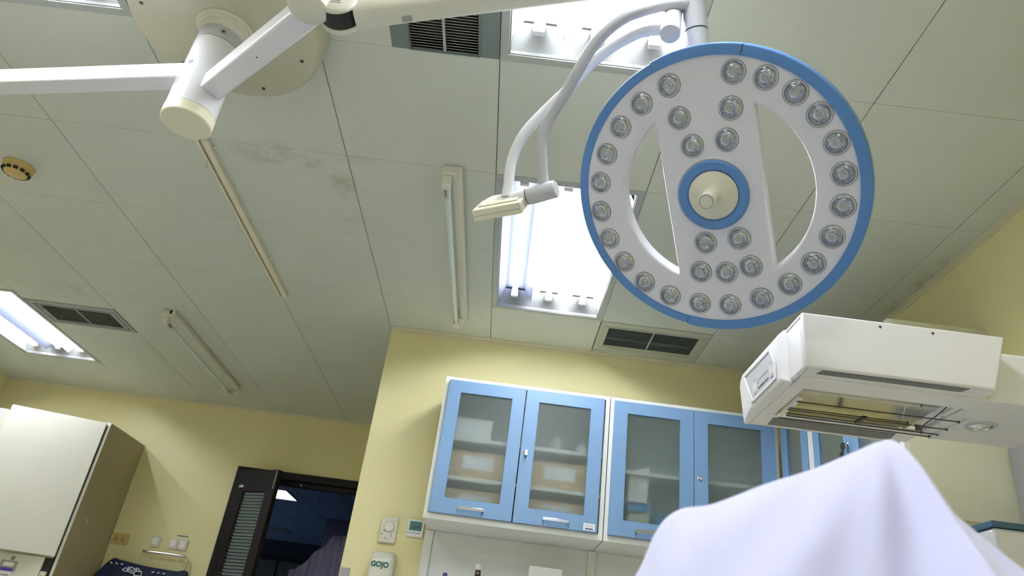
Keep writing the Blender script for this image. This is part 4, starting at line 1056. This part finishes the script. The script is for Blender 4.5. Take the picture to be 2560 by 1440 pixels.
def stroke(pts, w_=.003):
    for p, q in zip(pts, pts[1:]): b.cyl(V(p[0] + .05, YF - .170, p[1]), V(q[0] + .05, YF - .170, q[1]), w_, n=6)
sq = lambda cx, cz, s, a: [(cx + s * math.cos(R(a + 90 * k)) * 1.1, cz + s * .6 * math.sin(R(a + 90 * k))) for k in range(5)]
stroke(sq(-2.655, .352, .036, 20)); stroke(sq(-2.605, .335, .034, 50)); stroke(sq(-2.700, .350, .022, 10)); stroke([(-2.69, .372), (-2.655, .345), (-2.62, .372), (-2.58, .345)])
for xx in (-2.82, -2.78, -2.74): stroke([(xx - .008, .386), (xx + .008, .382)], .004)
for xx in (-2.50, -2.46, -2.42): stroke([(xx - .008, .356), (xx + .008, .360)], .004)
mk('printed_mark', b, 'print', bagm)

# ================================================================== RIGHT EDGE
b = B(); b.box(1.706, XR - .001, 2.150, 2.395, .10, .890); tag(mk('cable_trunking', b, 'steelgrey', bevel=.003), 'grey trunking on the right wall beside the cream cabinet end', 'trunking')
t = thing('monitor', 'white equipment case with a dark blue top strip at the right edge', 'monitor', (1.55, 2.25, FL))
b = B(); b.box(1.42, 1.69, 2.12, 2.38, -.10, .545); mk('case', b, 'arm', t, bevel=.012)
b = B(); b.box(1.415, 1.695, 2.115, 2.38, .545, .562); mk('top_strip', b, 'darkblue', t, bevel=.003)
b = B(); b.box(1.40, 1.70, 2.10, 2.39, FL + .002, -.10); mk('cart', b, 'ivory', t, bevel=.01)

# ================================================================== BED AND SHEET
t = thing('bed', 'delivery bed under the white sheet', 'bed', (.1, .3, FL))
b = B(); b.box(-.45, .95, -1.2, 1.35, -.42, -.34); mk('mattress', b, 'mattress', t, bevel=.02)
b = B(); b.box(-.35, .85, -1.0, 1.2, -.60, -.42); b.box(-.05, .5, -.3, .7, FL + .002, -.60); mk('base', b, 'white', t, bevel=.01)
RG = [(-.02, .74, -.30), (.05, .75, -.10), (.105, .745, .035), (.140, .735, .105), (.153, .715, .142), (.170, .700, .158), (.200, .695, .166), (.247, .690, .189), (.288, .682, .206), (.320, .674, .222),
      (.352, .668, .2385), (.362, .668, .2360), (.390, .680, .203), (.425, .690, .176), (.460, .705, .158), (.500, .715, .138), (.54, .72, .105), (.58, .74, .02), (.62, .75, -.12), (.66, .76, -.30)]
def ridge(s):
    P = RG; f_ = s * (len(P) - 1); i = min(int(f_), len(P) - 2); t_ = f_ - i
    E_ = lambda k: Vector(P[max(0, min(len(P) - 1, k))])
    a, b_, c, d = E_(i - 1), E_(i), E_(i + 1), E_(i + 2)
    return 0.5 * ((2 * b_) + (c - a) * t_ + (2 * a - 5 * b_ + 4 * c - d) * t_ * t_ + (3 * b_ - a - 3 * c + d) * t_ ** 3)
b = B(); NS, NT = 220, 130; vs = []
for j in range(NT + 1):
    q = -1 + 2 * j / NT
    for i in range(NS + 1):
        p = ridge(i / NS); aq = abs(q)
        drop = (p.z + .335) * (aq ** 1.35) if p.z > -.335 else 0
        yy = p.y + (-.30 if q < 0 else .22) * (aq ** .85)
        pk = p.x - .357
        xx = p.x + pk * aq * (.35 if q < 0 else .10) * (1 if pk < 0 else .4)
        ang = math.atan2(pk, .04 + aq * .3)
        fold = .006 * math.sin(ang * 9 + 1.5 * aq) * min(1, aq * 3) + .0035 * math.sin(ang * 17 + 4 * aq + 1) * min(1, aq * 3)
        fold += .009 * math.sin(p.x * 26 + aq * 9) * min(1, aq * 4) * (1 if q < 0 else .3)
        vs.append(V(xx, yy + fold * (-1 if q < 0 else 1), max(-.336, p.z - drop + fold * .35)))
fs = [(j * (NS + 1) + i, j * (NS + 1) + i + 1, (j + 1) * (NS + 1) + i + 1, (j + 1) * (NS + 1) + i) for j in range(NT) for i in range(NS)]
b.add(vs, fs); sh = mk('bedsheet', b, 'sheet'); md = sh.modifiers.new('solid', 'SOLIDIFY'); md.thickness = .0015
tag(sh, 'white bedsheet draped over raised knees in the near foreground', 'bedsheet')

# ------------------------------------------------------------------ lift everything from eye-relative to floor-relative heights
for o in list(SC.objects):
    if o.parent is None and o.type != 'CAMERA': o.location.z += EYE
